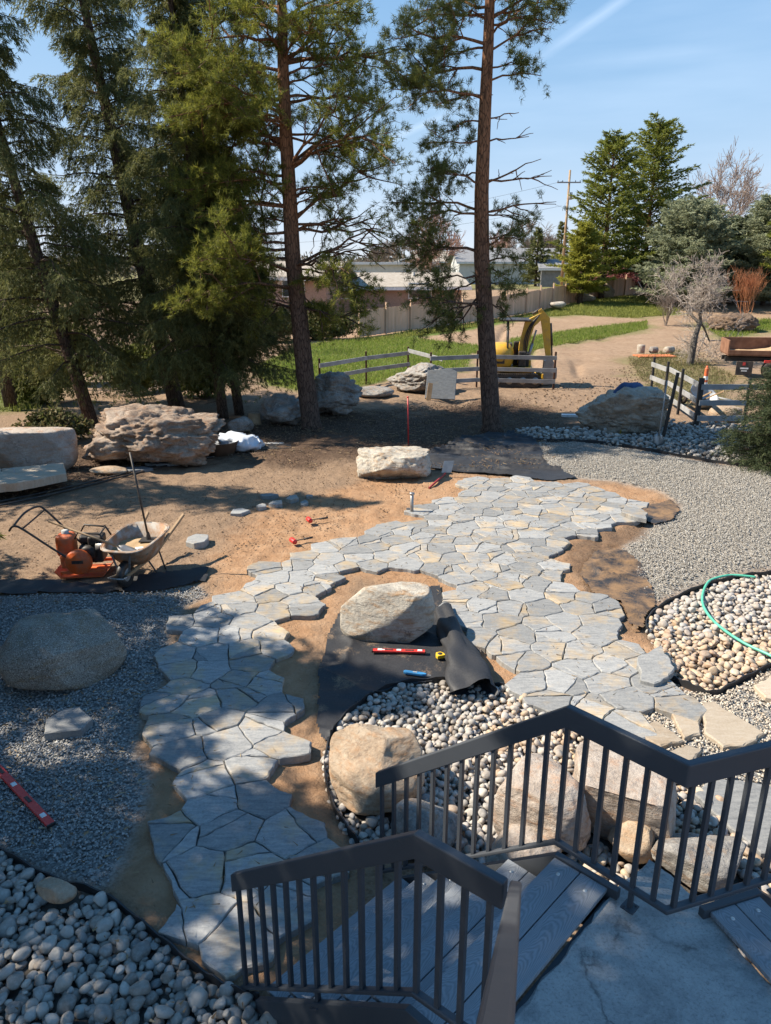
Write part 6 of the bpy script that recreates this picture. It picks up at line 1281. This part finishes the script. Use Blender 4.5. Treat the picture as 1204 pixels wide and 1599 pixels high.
def spade():
    a = P(670, 762, .03); b = P(697, 738, .10); d = b-a; o = empty('hand_hoe', a, 0, 'red handled flat blade tool leaning at the patio end', 'hoe'); m = MB(); m.tube([(0, 0, 0), d*.95], .022, 8); m.build('shaft', solid('dark_red', (.30, .03, .03), .5), o)
    sd = Vector((1, .1, 0)).normalized(); up = Vector((.15, .25, .9)).normalized(); c = d; m = MB(); m.add([c-sd*.11, c+sd*.11, c+sd*.13+up*.26, c-sd*.09+up*.26], [(0, 1, 2, 3)]); q = m.build('blade', M_STEEL, o); s = q.modifiers.new('s', 'SOLIDIFY'); s.thickness = .012
spade()
def hose():
    px = [(1300,1085),(1250,1050),(1204,1024),(1160,1003),(1120,975),(1100,950),(1097,930),(1105,910),(1120,902),(1145,898),(1180,901)]; pts = smooth_line([P(u, v, .07 if v > 915 else .06) for u, v in px], 6); m = MB(); m.tube(pts, .018, 8); o = m.build('garden_hose', solid('green_hose', (.10, .45, .30), .4)); tag(o, 'green garden hose curving over the right-hand cobbles', 'hose')
hose()
def pipe(label, px, r, z, mat=M_BLACK):
    pts = smooth_line([P(u, v, z) for u, v in px], 5); m = MB(); m.tube(pts, r, 6); tag(m.build('drip_pipe', mat), label, 'pipe', 'black drip pipes')
pipe('black drip pipe lying along the bark, nearer of two', [(-80,806),(0,789),(100,767),(200,742),(290,720),(335,713)], .02, .03); pipe('black drip pipe lying along the bark, further of two', [(-80,800),(0,783),(100,762),(200,738),(290,716),(325,711)], .02, .035)
def plastic():
    V, Fc = ICO[4]; r = np.random.default_rng(3); V = V*np.array([.62, .34, .26]); V = V+V*(.5*fbm(V*3.2, 3, 4, .6))[:, None]+np.stack([.10*fbm(V*7, 4, 2), .1*fbm(V*7+3, 5, 2), .09*fbm(V*6, 6, 3)], 1); V[:, 2] = np.maximum(V[:, 2]+.14, .015)
    o = link('plastic_sheet', npmesh('plastic_sheet', V, Fc), solid('milky_plastic', (.60, .64, .70), .25)); o.location = P(375, 706)+Vector((0, .25, 0)); tag(o, 'crumpled milky plastic sheet beside the brown tub', 'plastic sheet')
plastic()
m = MB(); m.prism([(-.5, -.12), (.55, -.05), (.5, .1), (-.45, .08)], 0, .02); q = m.build('cardboard', M_CONC); q.location = P(412, 693); tag(q, 'pale flat strip lying right of the plastic sheet', 'strip')
m = MB(); m.lathe([(0, .01), (.36, .0), (.46, .30), (.47, .31), (.44, .31), (.36, .14), (0, .12)], n=28); q = m.build('tub', pmat('brown_tub', [(.10, .06, .04), (.17, .11, .075)], 5, 4, .8, .2, 20, .005)); q.location = P(340, 712)+Vector((0, .3, 0)); tag(q, 'low brown tub next to the crumpled plastic', 'tub')
m = MB(); m.lathe([(.21, -.05), (.18, .08), (.17, .30), (.0, .305)], n=16); q = m.build('tree_stump', M_WOOD); q.location = P(396, 664)+Vector((0, .2, 0)); tag(q, 'short cut tree stump between the boulders', 'stump')
m = MB(); m.box((0, 0, .018), (.9, .5, .03)); q = m.build('dark_mat', M_DARKST); q.location = P(425, 702)+Vector((0, .2, 0)); q.rotation_euler = (0, 0, .2); tag(q, 'dark flat board lying under the plastic sheet', 'board')
def leaning_slab():
    p = P(688, 622); o = MB(); o.prism([(-.55, 0), (.48, -.02), (.52, .95), (.3, 1.05), (-.5, .98)], -.04, .04, Matrix.Rotation(R(68), 3, 'X')); q = o.build('leaning_slab', M_SLATE, None, .012); q.location = p+Vector((0, -.12, 0)); q.rotation_euler = (0, 0, R(-8)); tag(q, 'square grey stone slab leaning on the round boulder', 'slab')
    m = MB(); m.beam((0, 0, 0), (.08, .2, .55), .16, .05, (0, 1, 0)); q = m.build('plank', M_WOOD, None, .005); q.location = P(669, 625); tag(q, 'short brown plank propped left of the leaning slab', 'plank')
leaning_slab()
def jacket():
    V, Fc = ICO[4]; V = V*np.array([.46, .36, .10]); V = V+V*(.45*fbm(V*4, 13, 4, .6))[:, None]; V[:, 2] += .05*fbm(V*6, 8, 3); ang = np.arctan2(V[:, 1], V[:, 0]); V[:, 2] -= .35*np.clip(np.hypot(V[:, 0]/.42, V[:, 1]/.3)-.6, 0, 1)
    o = link('jacket', npmesh('jacket', V, Fc, True), pmat('blue_cloth', [(.025, .045, .10), (.06, .10, .20)], 5, 4, .9, .5, 25, .02)); p = P(982, 680); o.location = PY(985, 604, p.y+.75); tag(o, 'blue jacket thrown over the top of the tan boulder', 'jacket')
jacket()
stake('yellow folding rule standing against the jacket boulder', 969, 677, .95, .02, solid('rule_yellow', (.55, .40, .06), .5), (.02, .1), 'rule', 'folding_rule')
p = P(1034, 690); m = MB(); m.box((0, 0, .85), (.07, .07, 1.9)); q = m.build('steel_post', M_DARKST, None, .004); q.location = p; q.rotation_euler = (0, R(6), 0); tag(q, 'black steel post standing in the far cobbles', 'post')
def shovel2():
    p = P(1027, 698); o = empty('shovel', p, 0, 'shovel leaning against the black steel post', 'shovel'); m = MB(); m.tube([(0, 0, .28), (.17, .35, 1.62)], .018, 8); m.build('shaft', M_WOODG, o); m = MB(); vs = []
    for (z, w) in ((.34, .03), (.28, .11), (.1, .12), (0, .05)):
        for s in (-1, -.5, 0, .5, 1): vs.append((s*w, .035*s*s+z*.2-.02, z))
    m.add(vs, [(5*i+k, 5*i+k+1, 5*i+6+k, 5*i+5+k) for i in range(3) for k in range(4)], True); q = m.build('blade', M_STEEL, o); s = q.modifiers.new('s', 'SOLIDIFY'); s.thickness = .006
shovel2()
m = MB(); m.box((0, 0, .04), (.62, .18, .08)); q = m.build('white_board', M_WHITE, None, .006); q.location = P(893, 651); q.rotation_euler = (0, 0, R(-4)); tag(q, 'short white board lying left of the jacket boulder', 'board')
def delineator():
    p = P(1097, 628); o = empty('traffic_marker', p, 0, 'orange and white striped traffic marker behind the fence', 'traffic marker'); m = MB(); m.lathe([(.0, .0), (.22, 0), (.22, .06), (.09, .09)], n=16); m.build('base', M_BLACK, o)
    zs = [.09, .55, .67, .75, .87, 1.12]
    for i in range(5): a = MB(); r0, r1 = .085-.02*zs[i], .085-.02*zs[i+1]; a.lathe([(r0, zs[i]), (r1, zs[i+1])], n=14); a.build('sleeve', M_WHITE if i in (1, 3) else M_ORANGE, o)
    a = MB(); a.lathe([(.062, 1.12), (.03, 1.16), (.04, 1.2), (0, 1.21)], n=12); a.build('handle_knob', M_ORANGE, o)
delineator()
def barrow2():
    p = P(1088, 640)+Vector((.2, .5, 0)); o = empty('wheelbarrow', p, R(25), 'grey wheelbarrow tipped behind the board fence', 'wheelbarrow'); m = MB(); m.lathe([(.0, .0), (.22, .02), (.42, .22), (.47, .40), (.49, .41)], (0, 0, .12), Matrix.Rotation(R(38), 3, 'X'), 24); t = m.build('tray', pmat('galvanised', [(.30, .31, .32), (.42, .43, .44)], 5, 4, .5, .1, 30, .003, .5), o); s = t.modifiers.new('s', 'SOLIDIFY'); s.thickness = .01
    for s in (-1, 1): m = MB(); m.beam((s*.2, .1, .15), (s*.28, -.75, .62), .04, .04); m.build('handle', M_WOOD, o)
    m = MB(); m.lathe([(.08, -.04), (.17, -.045), (.18, 0), (.17, .045), (.08, .04)], (0, .62, .18), Matrix.Rotation(math.pi/2, 3, 'Y'), 16); m.build('wheel', M_BLACK, o)
barrow2()
# orange board with three stones on the field
p = PT(1022, 557); m = MB(); m.box((0, 0, .04), (1.9, .9, .06)); q = m.build('orange_board', solid('faded_orange', (.55, .17, .06), .7), None, .01); q.location = p; q.rotation_euler = (0, 0, .06); tag(q, 'flat orange board lying on the churned field', 'board')
for i, (du, sz, lab) in enumerate([(-22, (.42, .40, .40), 'white bucket-like block on the left of the orange board'), (-2, (.36, .34, .34), 'grey lump in the middle of the orange board'), (22, (.55, .34, .36), 'pale log-like block on the right of the orange board')]):
    m = MB(); m.lathe([(0, -sz[0]/2), (sz[1]*.46, -sz[0]/2), (sz[1]*.5, -sz[0]/2+.03), (sz[1]*.5, sz[0]/2-.03), (sz[1]*.46, sz[0]/2), (0, sz[0]/2)], (0, 0, sz[2]/2), Matrix.Rotation(math.pi/2, 3, 'Y') if i else Matrix.Rotation(0, 3, 'X'), 12); q = m.build('stone_block', M_LIME if i != 1 else M_GREYROCK); q.location = PT(1022+du, 554)+Vector((0, 0, .075 if i else .09)); q.rotation_euler = (0, 0, .3*i); tag(q, lab, 'stone')
def trailer():
    p = PT(1190, 592); o = empty('dump_trailer', p, R(-12), 'rusty dump trailer loaded with sand at the right edge', 'trailer'); 
    def plate(name, a, b, z0, z1, mat): m = MB(); a = Vector(a); b = Vector(b); d = (b-a); nn = Vector((d.y, -d.x, 0)).normalized()*.03; m.add([a+nn+Vector((0, 0, z0)), b+nn+Vector((0, 0, z0)), b+nn+Vector((0, 0, z1)), a+nn+Vector((0, 0, z1)), a-nn+Vector((0, 0, z0)), b-nn+Vector((0, 0, z0)), b-nn+Vector((0, 0, z1)), a-nn+Vector((0, 0, z1))], [(0, 1, 2, 3), (7, 6, 5, 4), (0, 4, 5, 1), (3, 2, 6, 7), (0, 3, 7, 4), (1, 5, 6, 2)]); return m.build(name, mat, o, .006)
    MR = pmat('rusty_panel', [(.15, .065, .035), (.26, .13, .075)], 4, 5, .8, .3, 30, .004)
    plate('side_panel', (-1.4, 1.5, 0), (2.6, 1.9, 0), .95, 1.5, MR); plate('side_panel', (-1.4, 0, 0), (2.6, 0, 0), .95, 1.12, MR); plate('tail_panel', (-1.4, 0, 0), (-1.4, 1.5, 0), .95, 1.5, MR); m = MB(); m.box((.6, .75, .93), (4.0, 1.5, .06)); m.build('bed', MR, o)
    m = MB(); m.box((.2, .5, .72), (3.2, .14, .16)); m.box((.2, 1.1, .72), (3.2, .14, .16)); m.build('chassis', M_DARKST, o)
    for x in (.3, 1.2): m = MB(); m.lathe([(.14, -.11), (.34, -.11), (.37, -.06), (.37, .06), (.34, .11), (.14, .11)], (x, .1, .37), Matrix.Rotation(math.pi/2, 3, 'X'), 20); w = m.build('wheel', M_BLACK, o); m = MB(); m.lathe([(0, -.09), (.16, -.08), (.17, .0)], (x, .1, .37), Matrix.Rotation(math.pi/2, 3, 'X'), 16); m.build('rim', M_CONC, w)
    m = MB(); m.box((-.75, -.08, .42), (.62, .05, .55)); mf = m.build('mud_flap', M_BLACK, o, .01)
    m = MB(); m.box((-.75, -.112, .42), (.30, .01, .06)); m.box((-.75, -.112, .32), (.22, .01, .04)); m.build('mud_flap_print', M_WHITE, mf); m = MB(); m.box((-.78, -.112, .60), (.10, .01, .12)); m.build('mud_flap_emblem', M_RED, mf)
    m = MB(); m.box((.1, -.06, .70), (.28, .06, .10)); m.build('tail_light', M_RED, o, .01)
    V = np.array([(x, y) for x in np.linspace(-1.33, 2.5, 26) for y in np.linspace(.05, 1.45, 14)]); z = 1.0+.42*np.exp(-((V[:, 0]-1.2)/.9)**2-((V[:, 1]-.9)/.7)**2)+.06*fbm2(V[:, 0], V[:, 1], 3, 4, 3); Fc = np.array([(i*14+j, (i+1)*14+j, (i+1)*14+j+1, i*14+j+1) for i in range(25) for j in range(13)]); s = link('sand_heap', npmesh('sand_heap', np.column_stack([V, z]), Fc, True), pmat('dry_sand', [(.36, .23, .12), (.48, .33, .19)], 5, 5, .95, .5, 30, .02)); s.location = p; s.rotation_euler = (0, 0, R(-12)); tag(s, 'heap of orange sand in the dump trailer', 'sand')
trailer()
m = MB(); m.tube([(0, 0, 0), (.0, .0, .5), (.1, .3, .55)], .03, 6); m.tube([(.5, .2, 0), (.45, .2, .5), (.1, .3, .55)], .03, 6); m.box((.2, .3, .42), (.7, .4, .05)); q = m.build('broken_chair', M_WOODG); q.location = P(1118, 652); tag(q, 'grey broken garden seat behind the fence', 'seat')
boulder('rock', 'pale rock behind the fence beside the dark spruce', 1140, 660, 50, .5, .8, M_TAN, 197, 0, 4, .15, 6, cat='rock')
m = MB(); m.tube([(0, 0, 0), (.02, 0, .42), (.3, -.05, .46), (.34, -.05, .02)], .014, 6); q = m.build('wire_hoop', M_CONC); q.location = P(6, 764); tag(q, 'bent pale wire hoop in front of the stone bench', 'hoop')
# fallen needles, twigs and dry leaves that blow about the site
def litter(label, poly, n, ln, wd, seed, mat, lift):
    r = np.random.default_rng(seed); q = sample_poly(poly, n, r); q = q[fbm2(q[:, 0], q[:, 1], 1.3, seed, 3) > r.normal(0, .25, len(q))]; a = r.uniform(0, 6.28, len(q)); d = np.stack([np.cos(a), np.sin(a), r.normal(0, .12, len(q))], 1); z = np.asarray(T(q[:, 0], q[:, 1]), float)+lift
    V, Fc = needle_mesh(np.stack([q[:, 0], q[:, 1], z+r.uniform(0, .012, len(q))], 1), d, 1, ln, wd, .05, r, .0); tag(link('leaf_litter', npmesh('leaf_litter', V, Fc), mat), label, 'litter', kind='stuff')
M_LIT = leafmat('dry_litter', [(.20, .12, .06), (.34, .24, .13), (.13, .08, .045), (.42, .32, .19)], .2)
litter('fallen needles and dry leaves on the left gravel', GRAV_L, 1600, .07, .016, 1, M_LIT, .045)
litter('dry leaves caught among the lower left cobbles', BED_A, 260, .045, .018, 2, M_LIT, .06)
litter('fallen needles scattered over the paving', PAVE, 1500, .07, .010, 3, M_LIT, .072)
litter('twigs and needles on the dirt under the trees', MULCH, 5000, .16, .014, 4, M_LIT, .05)
litter('stray needles on the sand round the path', SANDZ, 1800, .06, .010, 5, M_LIT, .03)
